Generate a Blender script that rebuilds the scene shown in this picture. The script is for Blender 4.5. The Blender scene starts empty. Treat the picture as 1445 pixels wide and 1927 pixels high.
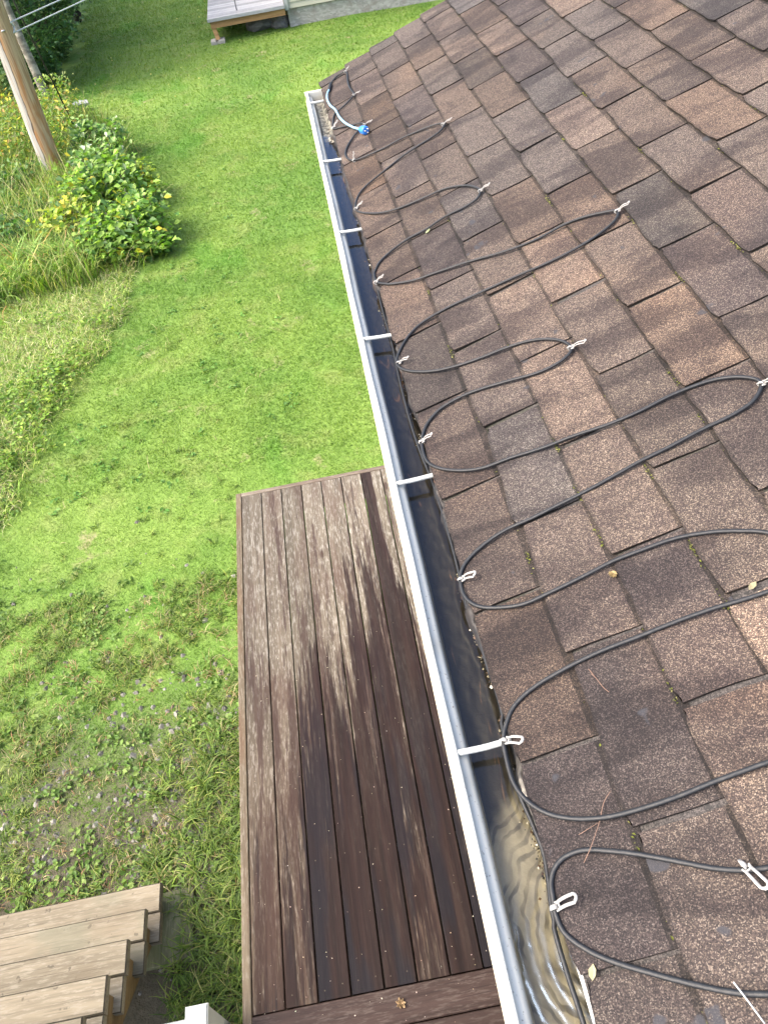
import bpy, math, random
import numpy as np
from mathutils import Vector, Matrix
R=math.radians
rng=np.random.default_rng(7)
random.seed(7)
scene=bpy.context.scene
col=scene.collection

# ---------------------------------------------------------------- camera
CAMZ=4.3
cd=bpy.data.cameras.new('camera'); cam=bpy.data.objects.new('camera',cd); col.objects.link(cam)
xr=Vector((0.98065583,-0.15043398,-0.12523479)); yd=Vector((-0.19515051,-0.70178761,-0.68513534)); zf=Vector((0.01517941,0.6963216,-0.71756938))
M=Matrix((( xr.x,-yd.x,-zf.x,0),( xr.y,-yd.y,-zf.y,0),( xr.z,-yd.z,-zf.z,CAMZ),(0,0,0,1)))
cam.matrix_world=M
cd.sensor_fit='VERTICAL'; cd.sensor_height=24; cd.sensor_width=18; cd.lens=18.246
cd.clip_start=0.05; cd.clip_end=600
scene.camera=cam

# ---------------------------------------------------------------- world, sun, exposure
SUN_EL=R(50); SUN_AZ=R(263)      # azimuth of the sun, clockwise from +Y
w=bpy.data.worlds.new('World'); scene.world=w; w.use_nodes=True
nt=w.node_tree; bg=nt.nodes['Background']; sk=nt.nodes.new('ShaderNodeTexSky')
sk.sky_type='NISHITA'; sk.sun_disc=False; sk.sun_elevation=SUN_EL; sk.sun_rotation=SUN_AZ
sk.air_density=1.0; sk.dust_density=7.0; sk.ozone_density=0.6
nt.links.new(sk.outputs[0],bg.inputs[0]); bg.inputs[1].default_value=0.15
sd=bpy.data.lights.new('sun','SUN'); sd.energy=0.9; sd.angle=R(30); sd.color=(1.0,0.94,0.84)
sun=bpy.data.objects.new('sun',sd); col.objects.link(sun)
sv=Vector((math.sin(SUN_AZ)*math.cos(SUN_EL),math.cos(SUN_AZ)*math.cos(SUN_EL),math.sin(SUN_EL)))
sun.rotation_euler=sv.to_track_quat('Z','Y').to_euler(); sun.location=(20,-12,25)
scene.view_settings.view_transform='Standard'; scene.view_settings.look='None'
scene.view_settings.exposure=1.92; scene.view_settings.gamma=1.0; scene.view_settings.use_curve_mapping=False
scene.cycles.max_bounces=6; scene.cycles.transparent_max_bounces=8

# ---------------------------------------------------------------- node helpers
class NT:
    def __init__(s,name):
        s.m=bpy.data.materials.new(name); s.m.use_nodes=True; s.t=s.m.node_tree; s.t.nodes.clear()
        s.out=s.n('ShaderNodeOutputMaterial')
    def n(s,typ,ins=None,**kw):
        x=s.t.nodes.new(typ)
        for k,v in kw.items(): setattr(x,k,v)
        if ins:
            for k,v in ins.items():
                if isinstance(v,tuple) and len(v)==2 and hasattr(v[0],'outputs'): s.t.links.new(v[0].outputs[v[1]],x.inputs[k])
                elif hasattr(v,'outputs'): s.t.links.new(v.outputs[0],x.inputs[k])
                else: x.inputs[k].default_value=v
        return x
    def pos(s): 
        if not hasattr(s,'_p'): s._p=s.n('ShaderNodeNewGeometry')
        return (s._p,'Position')
    def attr(s,name='Col'): return (s.n('ShaderNodeAttribute',attribute_name=name),'Color')
    def mapv(s,v,scale=(1,1,1),loc=(0,0,0),rot=(0,0,0)): return s.n('ShaderNodeMapping',{'Vector':v,'Scale':scale,'Location':loc,'Rotation':rot})
    def noise(s,v,scale,detail=3,rough=.55,dist=0): return (s.n('ShaderNodeTexNoise',{'Vector':v,'Scale':scale,'Detail':detail,'Roughness':rough,'Distortion':dist}),'Fac')
    def vor(s,v,scale,feature='F1',out='Color',rnd=1): return (s.n('ShaderNodeTexVoronoi',{'Vector':v,'Scale':scale,'Randomness':rnd},feature=feature),out)
    def rampv(s,f,a,b,lo=0.,hi=1.): return s.n('ShaderNodeMapRange',{'Value':f,'From Min':a,'From Max':b,'To Min':lo,'To Max':hi},interpolation_type='SMOOTHSTEP')
    def ramp(s,f,stops):
        r=s.n('ShaderNodeValToRGB',{'Fac':f}); e=r.color_ramp.elements
        while len(e)<len(stops): e.new(.5)
        for i,(p,c) in enumerate(stops): e[i].position=p; e[i].color=(*c,1)
        return r
    def mix(s,f,a,b,mode='MIX'):
        x=s.t.nodes.new('ShaderNodeMix'); x.data_type='RGBA'; x.blend_type=mode
        for idx,v in ((0,f),(6,a),(7,b)):
            if isinstance(v,tuple) and hasattr(v[0],'outputs'): s.t.links.new(v[0].outputs[v[1]],x.inputs[idx])
            elif hasattr(v,'outputs'): s.t.links.new(v.outputs[2] if v.bl_idname=='ShaderNodeMix' else v.outputs[0],x.inputs[idx])
            elif isinstance(v,(int,float)): x.inputs[idx].default_value=v if idx==0 else (v,v,v,1)
            else: x.inputs[idx].default_value=(*v,1)
        return (x,2)
    def math(s,op,a,b=0.,c=0.):
        x=s.t.nodes.new('ShaderNodeMath'); x.operation=op
        for i,v in enumerate((a,b,c)):
            if isinstance(v,tuple): s.t.links.new(v[0].outputs[v[1]],x.inputs[i])
            elif hasattr(v,'outputs'): s.t.links.new(v.outputs[0],x.inputs[i])
            else: x.inputs[i].default_value=v
        return x
    def sep(s,v): return s.n('ShaderNodeSeparateXYZ',{0:v})
    def bump(s,h,strength,dist): return s.n('ShaderNodeBump',{'Height':h,'Strength':strength,'Distance':dist})
    def bsdf(s,color,rough=.7,normal=None,**kw):
        ins={'Base Color':color if not(isinstance(color,tuple) and len(color)==3) else (*color,1),'Roughness':rough}
        if normal is not None: ins['Normal']=normal
        ins.update(kw); b=s.n('ShaderNodeBsdfPrincipled',ins); return b
    def done(s,sh): s.t.links.new(sh.outputs[0],s.out.inputs['Surface']); return s.m

def m_plain(name,c,rough=.6,var=.12,scale=20,metal=0.):
    k=NT(name); n=k.noise(k.pos(),scale,4)
    cc=k.mix(n,tuple(x*(1-var) for x in c),tuple(min(1,x*(1+var)) for x in c))
    return k.done(k.bsdf(cc,rough,k.bump(n,.15,.01),Metallic=metal))

def m_shingle():
    k=NT('asphalt_shingle'); p=k.pos(); tab=k.attr()
    g1=k.vor(p,600); g2=k.noise(p,260,2)
    gr=k.n('ShaderNodeSeparateColor',{'Color':g1})
    ramp=k.ramp(gr,[(0,(.006,.005,.006)),(.18,(.022,.016,.016)),(.42,(.060,.043,.038)),(.66,(.100,.071,.058)),(.84,(.20,.148,.114)),(1,(.37,.295,.235))])
    ramp=k.mix(.30,ramp,(.088,.068,.060)); cl=k.noise(p,38,3); c=k.mix(k.rampv(cl,.35,.7),ramp,k.mix(1.,ramp,(.82,.80,.84),'MULTIPLY'))
    # blended light and dark drops of the tab
    q=k.mapv(p,(2.2,5.5,2.2)); bl=k.noise(q,1.6,3,.5,.6)
    dark=k.rampv(bl,.44,.62); c=k.mix(k.math('MULTIPLY',dark,.85),c,k.mix(1.,c,(.42,.40,.44),'MULTIPLY'))
    lt=k.rampv(k.noise(p,2.3,2),.5,.72); c=k.mix(k.math('MULTIPLY',lt,.5),c,k.mix(1.,c,(1.65,1.5,1.3),'MULTIPLY'))
    # wet, algae-dark band near the eave
    s=k.sep(p); wet=k.rampv(k.math('ADD',(s,'X'),k.math('MULTIPLY',k.noise(p,5,3),.28)),.30,.72,1.,0.)
    yn=k.rampv((s,'Y'),1.0,3.4,1.,.25)
    c=k.mix(k.math('MULTIPLY',k.math('MULTIPLY',wet,yn),.72),c,k.mix(1.,c,(.42,.41,.46),'MULTIPLY'))
    c=k.mix(1.,c,tab,'MULTIPLY'); c=k.mix(1.,c,(.81,.85,.84),'MULTIPLY')
    # bald asphalt spots
    bald=k.rampv(k.math('ADD',k.noise(p,14,2,.6),k.rampv((s,'Y'),.2,.5,.115,0.)),.70,.73); c=k.mix(k.math('MULTIPLY',bald,.8),c,(.035,.037,.045))
    h=k.mix(.35,(gr,0),g2)
    return k.done(k.bsdf(c,.82,k.bump(h,.9,.003),**{'Specular IOR Level':.35}))

def m_under():
    k=NT('shingle_gap'); p=k.pos(); n=k.noise(p,120,4); n2=k.noise(p,9,3)
    g=k.n('ShaderNodeSeparateColor',{'Color':k.vor(p,600)}); c=k.mix((g,0),(.008,.008,.009),(.085,.075,.072)); c=k.mix(k.rampv(n,.5,.7),c,(.018,.018,.018)); c=k.mix(k.rampv(n2,.5,.7,0.,.6),c,(.03,.033,.018))
    return k.done(k.bsdf(c,.9,k.bump(n,.5,.003)))

def m_wood(name,axis='Y',base=(.105,.092,.074),light=(.235,.225,.205),dark=(.032,.020,.017),wet=False,red=(.050,.026,.023),rough=.75,stain=.5,spots=False):
    k=NT(name); p=k.pos(); tab=k.attr(); off=k.mapv(p,(1,1,1))
    v=k.n('ShaderNodeVectorMath',{0:p,1:k.n('ShaderNodeVectorMath',{0:tab,1:(17.3,11.1,3.7)},operation='MULTIPLY')},operation='ADD')
    sc={'Y':(30,1.1,30),'X':(1.1,30,30),'Z':(30,30,1.1)}[axis]; sf={'Y':(90,2.5,90),'X':(2.5,90,90),'Z':(90,90,2.5)}[axis]
    g=k.noise(k.mapv(v,sc),1.0,4,.6,.5); gf=k.noise(k.mapv(v,sf),1.6,3,.6)
    blot=k.noise(v,3.2,4,.6); patch=k.noise(k.mapv(v,{'Y':(7,1.6,7),'X':(1.6,7,7),'Z':(7,7,1.6)}[axis]),1.0,4,.6)
    speck=k.noise(k.mapv(v,{'Y':(95,16,95),'X':(16,95,95),'Z':(95,95,16)}[axis]),1.,3,.7)
    c=k.mix(k.rampv(g,.3,.7),tuple(x*.75 for x in base),tuple(min(1,x*1.2) for x in base))
    c=k.mix(k.math('MULTIPLY',k.rampv(speck,.48,.66),.75),c,light)
    c=k.mix(k.math('MULTIPLY',k.rampv(patch,.46,.68),stain),c,red)
    c=k.mix(k.math('MULTIPLY',k.rampv(gf,.52,.72),.5),c,dark)
    if spots:
        c=k.mix(k.rampv(k.noise(v,26,2,.5),.66,.72,0.,.6),c,(.05,.045,.035)); c=k.mix(k.rampv(k.noise(v,3.,3,.6),.5,.7,0.,.45),c,(.11,.115,.085))
    # knots
    kn=k.n('ShaderNodeTexVoronoi',{'Vector':k.mapv(v,{'Y':(4.2,1.3,4),'X':(1.3,4.2,4),'Z':(4,4,1.3)}[axis]),'Scale':1.},feature='F1')
    kd=(kn,'Distance'); c=k.mix(k.rampv(kd,.035,.075,.85,0.),c,dark); tb=k.n('ShaderNodeSeparateColor',{'Color':tab}); tv=k.rampv((tb,1),0,1,.80,1.22); c=k.mix(1.,c,k.n('ShaderNodeCombineColor',{0:tv,1:tv,2:tv}),'MULTIPLY')
    rg=rough; h=k.mix(.5,g,gf)
    if wet:
        s=k.sep(p); X=(s,'X'); Y=(s,'Y'); bb=k.n('ShaderNodeSeparateColor',{'Color':tab})
        # remnants of red-brown stain, thicker towards the near end
        rem=k.math('ADD',k.noise(k.mapv(v,(16,1.0,16)),1.,5,.68),k.rampv(Y,1.,4.,.13,-.04)); rem=k.math('ADD',rem,k.math('MULTIPLY',k.math('SUBTRACT',k.noise(k.mapv(v,(120,9,120)),1.,3,.7),.5),.30))
        c=k.mix(k.rampv(rem,.52,.63,0.,.8),c,k.mix(g,(.024,.0155,.0155),(.052,.034,.031)))
        # water dripping off the eave: streaks widening towards the near end
        ctr=k.math('SUBTRACT',1.,k.math('DIVIDE',k.math('ABSOLUTE',k.math('ADD',X,.12)),k.rampv(Y,.6,4.2,.72,.16)))
        fld=k.math('ADD',k.math('MULTIPLY',ctr,.55),k.rampv(Y,1.4,4.15,.10,-.34))
        fld=k.math('ADD',fld,k.math('MULTIPLY',k.math('SUBTRACT',k.noise(k.mapv(v,(15,.55,15)),1.,5,.62),.5),2.6))
        fld=k.math('ADD',fld,k.math('MULTIPLY',k.math('SUBTRACT',(bb,0),.5),.66))
        fld=k.math('ADD',fld,k.math('MULTIPLY',k.math('SUBTRACT',k.noise(k.mapv(v,(110,6,110)),1.,3,.7),.5),.6))
        wetm=k.rampv(fld,-.08,.22)
        wc=k.mix(k.rampv(g,.3,.75),(.0070,.0035,.0042),(.020,.0105,.0100))
        bl=k.rampv(k.noise(k.mapv(v,(7,.8,7)),1.,2),.48,.6); wc=k.mix(k.math('MULTIPLY',bl,k.rampv(Y,1.,3.,.85,.1)),wc,(.005,.0065,.013))
        c=k.mix(k.math('MULTIPLY',wetm,.92),c,wc)
        c=k.mix(k.rampv(Y,.9,3.6,.8,0.),c,k.mix(1.,c,(.60,.50,.44),'MULTIPLY'))
        rg=k.rampv(wetm,0,1,.8,.55)
    edge=k.n('ShaderNodeSeparateColor',{'Color':tab}); edge_shade=k.rampv((edge,2),.04,.06,.30,1.); c=k.mix(1.,c,k.n('ShaderNodeCombineColor',{0:edge_shade,1:edge_shade,2:edge_shade}),'MULTIPLY')  # painted contact shade: darkens faces whose blue channel is zero
    return k.done(k.bsdf(c,rg,k.bump(h,.45,.004),**{'Specular IOR Level':.13}))

def m_metal():
    k=NT('gutter_paint'); p=k.pos()
    n=k.noise(k.mapv(p,(60,4,60)),1.,4,.6); sp=k.noise(p,160,2,.5); big=k.noise(p,6,3)
    c=k.mix(n,(.50,.505,.46),(.60,.605,.56))
    s=k.sep(p)
    inside=k.rampv(k.math('ADD',(s,'Z'),k.math('MULTIPLY',k.noise(p,30,3),.012)),2.992-.022,2.992-.004,1.,0.)   # silt film below the old water line, tinted warm to offset blue shade
    c=k.mix(k.math('MULTIPLY',inside,k.rampv((s,'Y'),.7,2.4,.9,.45)),c,(.50,.46,.37))
    c=k.mix(k.math('MULTIPLY',k.rampv(sp,.66,.71),.7),c,(.10,.08,.06))
    c=k.mix(k.math('MULTIPLY',k.rampv(big,.50,.75),.5),c,(.36,.345,.29))
    return k.done(k.bsdf(c,.5,k.bump(k.mix(.5,sp,big),.12,.003),**{'Specular IOR Level':.25}))

def m_water():
    k=NT('gutter_water'); p=k.pos(); s=k.sep(p)
    near=k.rampv((s,'Y'),.34,.52,1.,0.)
    q=k.mapv(p,(1,.7,0),(-.20,-.22,0)); wv=(k.n('ShaderNodeTexWave',{'Vector':q,'Scale':16.,'Distortion':2.6,'Detail':1.5,'Detail Scale':2.},wave_type='RINGS',rings_direction='SPHERICAL'),'Fac')
    n=k.noise(p,22,2); h=k.math('ADD',k.math('MULTIPLY',k.math('MULTIPLY',wv,near),1.0),k.math('MULTIPLY',n,.35))
    b=k.bump(h,k.rampv((s,'Y'),.34,.52,.5,.14),.005)
    fr=k.n('ShaderNodeFresnel',{'IOR':1.38,'Normal':b})
    tr=k.n('ShaderNodeBsdfTransparent',{'Color':(.80,.78,.68,1)}); gl=k.n('ShaderNodeBsdfGlossy',{'Color':(.50,.68,1,1),'Roughness':.015,'Normal':b})  # gloss tinted blue: sky blue painted into the reflection
    mx=k.n('ShaderNodeMixShader',{0:fr,1:tr,2:gl}); return k.done(mx)

def m_silt():
    k=NT('wet_silt'); p=k.pos(); s=k.sep(p)
    n=k.noise(p,45,4,.65); n2=k.noise(p,9,3,.6); st=k.noise(k.mapv(p,(45,7,1)),1.,3,.6,1.2)
    dark=k.mix(n,(.008,.008,.010),(.030,.026,.024)); dark=k.mix(k.rampv(st,.62,.74),dark,(.13,.075,.05))
    # near end: pale silt, with the water's light and dark ripples painted in as bands
    q=k.mapv(p,(1,.7,0),(-.20,-.24,0)); wv=(k.n('ShaderNodeTexWave',{'Vector':q,'Scale':19.,'Distortion':7.,'Detail':2.,'Detail Scale':1.3},wave_type='RINGS',rings_direction='SPHERICAL'),'Fac')
    pale=k.mix(n,(.25,.235,.20),(.36,.34,.30)); pale=k.mix(k.math('MULTIPLY',k.math('MULTIPLY',k.rampv(wv,.5,.85),k.rampv(k.noise(p,14,2),.35,.6)),.75),pale,(.07,.066,.066))
    pale=k.mix(k.math('MULTIPLY',k.rampv(n2,.50,.75),.8),pale,(.05,.042,.037))
    m=k.rampv(k.math('ADD',(s,'Y'),k.math('ADD',k.math('MULTIPLY',k.math('SUBTRACT',n2,.5),.35),k.math('MULTIPLY',(s,'X'),-1.5))),.26,.42,1.,0.)
    c=k.mix(m,dark,pale)
    far=k.rampv(k.math('ADD',(s,'Y'),k.math('MULTIPLY',n2,.15)),3.68,3.76); c=k.mix(far,c,k.mix(k.rampv(n,.42,.60),(.20,.195,.16),(.04,.036,.026)))
    return k.done(k.bsdf(c,.6,k.bump(n,.5,.004)))

def m_leaf(name,trans=.35,rough=.5,tint=(1,1,1),nscale=.9,lo=.75,hi=1.25):
    k=NT(name); c=k.attr(); n=k.noise(k.pos(),nscale,3)
    c=k.mix(1.,c,k.mix(n,(lo,lo,lo),(hi,hi,hi)),'MULTIPLY'); c=k.mix(1.,c,tint,'MULTIPLY')
    b=k.bsdf(c,rough,**{'Specular IOR Level':.4}); t=k.n('ShaderNodeBsdfTranslucent',{'Color':k.mix(1.,c,(1.25,1.35,.6),'MULTIPLY')})
    return k.done(k.n('ShaderNodeMixShader',{0:trans,1:b,2:t}))

def lawn_color(k,p):
    big=k.noise(p,.55,4,.6,.4); mid=k.noise(p,2.6,4,.62); fine=k.noise(p,70,3,.7)
    c=k.mix(k.rampv(big,.35,.66),(.104,.205,.026),(.168,.268,.044))
    c=k.mix(k.math('MULTIPLY',k.rampv(mid,.50,.70),.5),c,(.215,.265,.075))
    lush=k.noise(k.mapv(p,(1.5,.8,1),(3,1,0)),.7,2); c=k.mix(k.math('MULTIPLY',k.rampv(lush,.56,.68),.65),c,(.085,.225,.018))
    return c,fine

def m_lawn():
    k=NT('lawn_ground'); p=k.pos(); c,fine=lawn_color(k,p); s=k.sep(p)
    c=k.mix(k.rampv(fine,.35,.7),k.mix(1.,c,(.72,.74,.72),'MULTIPLY'),c)
    bare=k.rampv(k.noise(p,1.9,4,.7),.60,.70); c=k.mix(k.math('MULTIPLY',bare,.6),c,(.26,.21,.13))
    # worn, stony soil by the steps
    worn=k.rampv(k.math('ADD',(s,'Y'),k.math('MULTIPLY',k.noise(p,1.6,4,.7),2.2)),3.05,4.35,1.,0.)
    soil=k.mix(k.noise(p,30,4,.7),(.016,.012,.008),(.11,.090,.068)); c=k.mix(k.math('MULTIPLY',worn,.95),c,soil)
    return k.done(k.bsdf(c,.9,k.bump(k.mix(.5,fine,k.noise(p,18,3)),.7,.03)))

def m_grass():
    k=NT('grass_blades'); p=k.pos(); c,fine=lawn_color(k,p)
    c=k.mix(1.,c,k.attr(),'MULTIPLY')
    b=k.bsdf(c,.55,**{'Specular IOR Level':.3}); t=k.n('ShaderNodeBsdfTranslucent',{'Color':k.mix(1.,c,(1.3,1.3,.5),'MULTIPLY')})
    return k.done(k.n('ShaderNodeMixShader',{0:.35,1:b,2:t}))

MAT={}
MAT['shingle']=m_shingle(); MAT['under']=m_under(); MAT['metal']=m_metal(); MAT['water']=m_water(); MAT['silt']=m_silt()
MAT['deck']=m_wood('weathered_decking','Y',wet=True); MAT['deck_x']=m_wood('damp_cross_board','X',base=(.026,.017,.015),light=(.055,.043,.038),dark=(.010,.007,.0075),red=(.013,.0065,.0065),rough=.45,stain=.8)
MAT['trim']=m_wood('deck_trim_wood','Y',base=(.095,.078,.056),light=(.15,.135,.11),dark=(.05,.032,.025),red=(.09,.05,.03)); MAT['trim_x']=m_wood('deck_trim_wood_across','X',base=(.19,.16,.13),light=(.28,.26,.23))
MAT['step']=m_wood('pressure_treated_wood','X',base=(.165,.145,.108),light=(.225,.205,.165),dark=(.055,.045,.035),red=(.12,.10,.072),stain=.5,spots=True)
MAT['string']=m_wood('stringer_wood','Y',base=(.13,.09,.045),light=(.18,.13,.075),dark=(.09,.06,.035),red=(.12,.08,.045),stain=.4)
MAT['pad']=m_wood('mossy_board','Y',base=(.12,.125,.07),light=(.18,.18,.12),dark=(.04,.04,.025),red=(.07,.085,.04),stain=.6)
MAT['joist']=m_wood('joist_wood','Z',base=(.24,.18,.11))
MAT['pine']=m_wood('new_pine','X',base=(.30,.18,.09),light=(.34,.23,.12),dark=(.25,.14,.07),red=(.40,.24,.12),stain=.4)
MAT['greydeck']=m_wood('pale_grey_decking','X',base=(.30,.31,.33),light=(.38,.39,.42),dark=(.2,.2,.22),red=(.25,.25,.27),stain=.4)
MAT['rubber']=m_plain('black_cable_jacket',(.008,.010,.013),.55,.5,90)
MAT['sleeve']=m_plain('pale_blue_sleeve',(.20,.36,.48),.4,.08,60); MAT['plug']=m_plain('bright_blue_plug',(.03,.19,.62),.35,.15,60)
MAT['clip']=m_plain('white_clip_plastic',(.27,.27,.265),.4,.08,120); MAT['ferrule']=m_plain('white_ferrule',(.42,.44,.43),.4,.10,70)
MAT['vinyl']=m_plain('white_vinyl',(.40,.42,.42),.35,.04,25); MAT['siding']=m_plain('cream_siding',(.40,.40,.32),.5,.05,8)
MAT['concrete']=m_plain('pale_concrete',(.30,.29,.27),.9,.3,22); MAT['stone']=m_plain('grey_stone',(.12,.12,.118),.85,.5,30)
MAT['dirt']=m_plain('dark_soil',(.05,.04,.03),.95,.4,20); MAT['black']=m_plain('black_rubber',(.02,.02,.022),.6,.2,20)
MAT['steel']=m_plain('galvanised_steel',(.35,.36,.38),.4,.2,50,.8); MAT['twig']=m_plain('dry_twig',(.16,.10,.075),.8,.3,80)
MAT['moss']=m_leaf('moss',.1,.9,(.6,.55,.6)); MAT['lawn']=m_lawn(); MAT['grass']=m_grass()
MAT['leaf']=m_leaf('shrub_leaves',.35); MAT['treeleaf']=m_leaf('tree_leaves',.35,.5,(1.45,1.4,1.5)); MAT['weed']=m_leaf('weed_leaves',.3,.6,(.80,.76,.80))
MAT['rough']=m_leaf('rough_grass_blades',.35,.6,(1.05,1.08,1.0)); MAT['rope']=m_plain('pale_clothesline',(.42,.45,.47),.5,.05,50); MAT['deadleaf']=m_plain('dead_leaf',(.22,.15,.08),.8,.35,120)
def m_bark(name,a,b,sc=(6,6,.9)):
    k=NT(name); p=k.pos(); n=k.noise(k.mapv(p,sc),3.,4,.65); c=k.mix(k.rampv(n,.42,.62),a,b); return k.done(k.bsdf(c,.85,k.bump(n,.6,.02)))
MAT['birch']=m_bark('pale_birch_bark',(.13,.12,.10),(.30,.28,.24),(2,2,4)); MAT['bark']=m_bark('grey_bark',(.05,.04,.035),(.16,.13,.11))
def m_pole():
    k=NT('utility_pole_wood'); p=k.pos(); tc=k.n('ShaderNodeTexCoord'); o=k.sep((tc,'Object'))
    n=k.noise(k.mapv(p,(38,38,.9)),1.,5,.65,.3); n2=k.noise(k.mapv(p,(9,9,1.4)),1.,4,.6)
    warm=k.mix(k.rampv(n,.35,.65),(.27,.165,.09),(.48,.35,.22)); warm=k.mix(k.rampv(n2,.52,.68),warm,(.36,.17,.065))
    grey=k.mix(k.rampv(n,.35,.65),(.19,.175,.16),(.37,.355,.335))
    side=k.rampv(k.math('ADD',(o,'X'),k.math('MULTIPLY',k.math('SUBTRACT',n2,.5),.10)),-.022,-.010)
    c=k.mix(side,grey,warm)
    crack=k.rampv(k.math('ABSOLUTE',k.math('ADD',(o,'X'),k.math('ADD',.016,k.math('MULTIPLY',k.math('SUBTRACT',n2,.5),.10)))),.003,.009,.85,0.)
    c=k.mix(crack,c,(.05,.035,.025)); return k.done(k.bsdf(c,.85,k.bump(n,.5,.008)))
MAT['pole']=m_pole()
def m_osb():
    k=NT('painted_chipboard'); p=k.pos(); v=k.vor(k.mapv(p,(9,9,22),rot=(0,.4,0)),1.6); g=k.n('ShaderNodeSeparateColor',{'Color':v})
    c=k.mix((g,0),(.24,.24,.225),(.38,.38,.36)); c=k.mix(k.rampv(k.noise(p,5,4),.5,.7),c,(.22,.20,.18)); return k.done(k.bsdf(c,.8))
MAT['osb']=m_osb()

# ---------------------------------------------------------------- mesh helpers
def link(o,parent=None):
    col.objects.link(o)
    if parent is not None: o.parent=parent
    return o
def mesh(name,V,F,mat,parent=None,colr=None,smooth=False,loc=None):
    """one mesh object; colr = one colour per face (array) for the Col attribute"""
    V=np.asarray(V,dtype=np.float64); me=bpy.data.meshes.new(name)
    if isinstance(F,np.ndarray):
        nf,k=F.shape; me.vertices.add(len(V)); me.vertices.foreach_set('co',V.astype(np.float32).ravel())
        me.loops.add(nf*k); me.loops.foreach_set('vertex_index',F.astype(np.int32).ravel())
        me.polygons.add(nf); me.polygons.foreach_set('loop_start',np.arange(0,nf*k,k,dtype=np.int32)); me.update(calc_edges=True)
        tot=np.full(nf,k)
    else:
        me.from_pydata([tuple(v) for v in V],[],F); tot=np.array([len(f) for f in F]); me.update()
    at=me.color_attributes.new('Col','FLOAT_COLOR','CORNER')
    if colr is None: cc=np.ones((int(tot.sum()),4))*.5 if False else np.ones((int(tot.sum()),4))
    else:
        c=np.asarray(colr,float)
        if c.ndim==1: c=np.tile(c,(len(tot),1))
        cc=np.ones((int(tot.sum()),4)); cc[:,:3]=np.repeat(c[:,:3],tot,axis=0)
    at.data.foreach_set('color',cc.astype(np.float32).ravel())
    if smooth: me.polygons.foreach_set('use_smooth',np.ones(len(me.polygons),dtype=bool))
    me.materials.append(mat); o=bpy.data.objects.new(name,me)
    if loc is not None: o.location=loc
    return link(o,parent)
class MB:
    def __init__(s): s.V=[];s.F=[];s.C=[]
    def add(s,V,F,c=(1,1,1)):
        b=len(s.V); s.V+= [tuple(map(float,v)) for v in V]; s.F+=[tuple(b+i for i in f) for f in F]; s.C+=[c]*len(F); return s
    def box(s,a,b,c=(1,1,1),bev=0.0,dark=False):
        (x0,y0,z0),(x1,y1,z1)=a,b
        if bev<=0:
            V=[(x,y,z) for z in (z0,z1) for y in (y0,y1) for x in (x0,x1)]
            return s.add(V,[(0,2,3,1),(4,5,7,6),(0,1,5,4),(2,6,7,3),(0,4,6,2),(1,3,7,5)],c)
        e=min(bev,(x1-x0)/3,(y1-y0)/3,(z1-z0)/3); V=[];F=[]
        # chamfered top edges
        V+=[(x0,y0,z0),(x1,y0,z0),(x1,y1,z0),(x0,y1,z0),(x0,y0,z1-e),(x1,y0,z1-e),(x1,y1,z1-e),(x0,y1,z1-e),(x0+e,y0+e,z1),(x1-e,y0+e,z1),(x1-e,y1-e,z1),(x0+e,y1-e,z1)]
        F+=[(3,2,1,0),(0,1,5,4),(1,2,6,5),(2,3,7,6),(3,0,4,7),(4,5,9,8),(5,6,10,9),(6,7,11,10),(7,4,8,11),(8,9,10,11)]
        s.add(V,F,c)
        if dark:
            for q in (5,6,7,8): s.C[len(s.C)-len(F)+q]=(c[0],c[1],.0)  # chamfers coloured dark to paint the contact shade between treads
        return s
    def tube(s,P,r,n=8,c=(1,1,1),flat=None,cap=True):
        P=np.asarray(P,float); m=len(P); rr=np.full(m,r) if np.isscalar(r) else np.asarray(r,float)
        T=np.gradient(P,axis=0); T/=np.linalg.norm(T,axis=1)[:,None]+1e-12
        up=np.array([0,0,1.]) if abs(T[:,2]).mean()<.8 else np.array([1.,0,0])
        V=[]
        for i in range(m):
            a=np.cross(T[i],up); a/=np.linalg.norm(a)+1e-12; b=np.cross(a,T[i])
            fa,fb=(1,1) if flat is None else flat
            for j in range(n):
                t=2*math.pi*j/n; V.append(P[i]+rr[i]*(fa*math.cos(t)*a+fb*math.sin(t)*b))
        F=[(i*n+j,i*n+(j+1)%n,(i+1)*n+(j+1)%n,(i+1)*n+j) for i in range(m-1) for j in range(n)]
        if cap: F+=[tuple(range(n-1,-1,-1)),tuple((m-1)*n+j for j in range(n))]
        return s.add(V,F,c)
    def build(s,name,mat,parent=None,smooth=False,loc=None): return mesh(name,s.V,s.F,mat,parent,np.array(s.C,float),smooth,loc)
def empty(name,loc=(0,0,0)):
    o=bpy.data.objects.new(name,None); o.empty_display_size=.1; o.location=loc; return link(o)
def tag(o,label=None,cat=None,group=None,kind=None):
    if label: o['label']=label
    if cat: o['category']=cat
    if group: o['group']=group
    if kind: o['kind']=kind
    return o
def settle(root):
    """parts were modelled in world space: move them under their root without moving them"""
    bpy.context.view_layer.update()
    for ch in root.children: ch.matrix_parent_inverse=root.matrix_world.inverted()
def smoothpath(P,n=6):
    P=np.asarray(P,float); Q=np.vstack([2*P[0]-P[1],P,2*P[-1]-P[-2]]); out=[]
    for i in range(1,len(Q)-2):
        a,b,c,d=Q[i-1:i+3]
        for t in np.linspace(0,1,n,endpoint=False):
            out.append(.5*((2*b)+(-a+c)*t+(2*a-5*b+4*c-d)*t*t+(-a+3*b-3*c+d)*t**3))
    out.append(P[-1]); return np.array(out)
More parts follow.
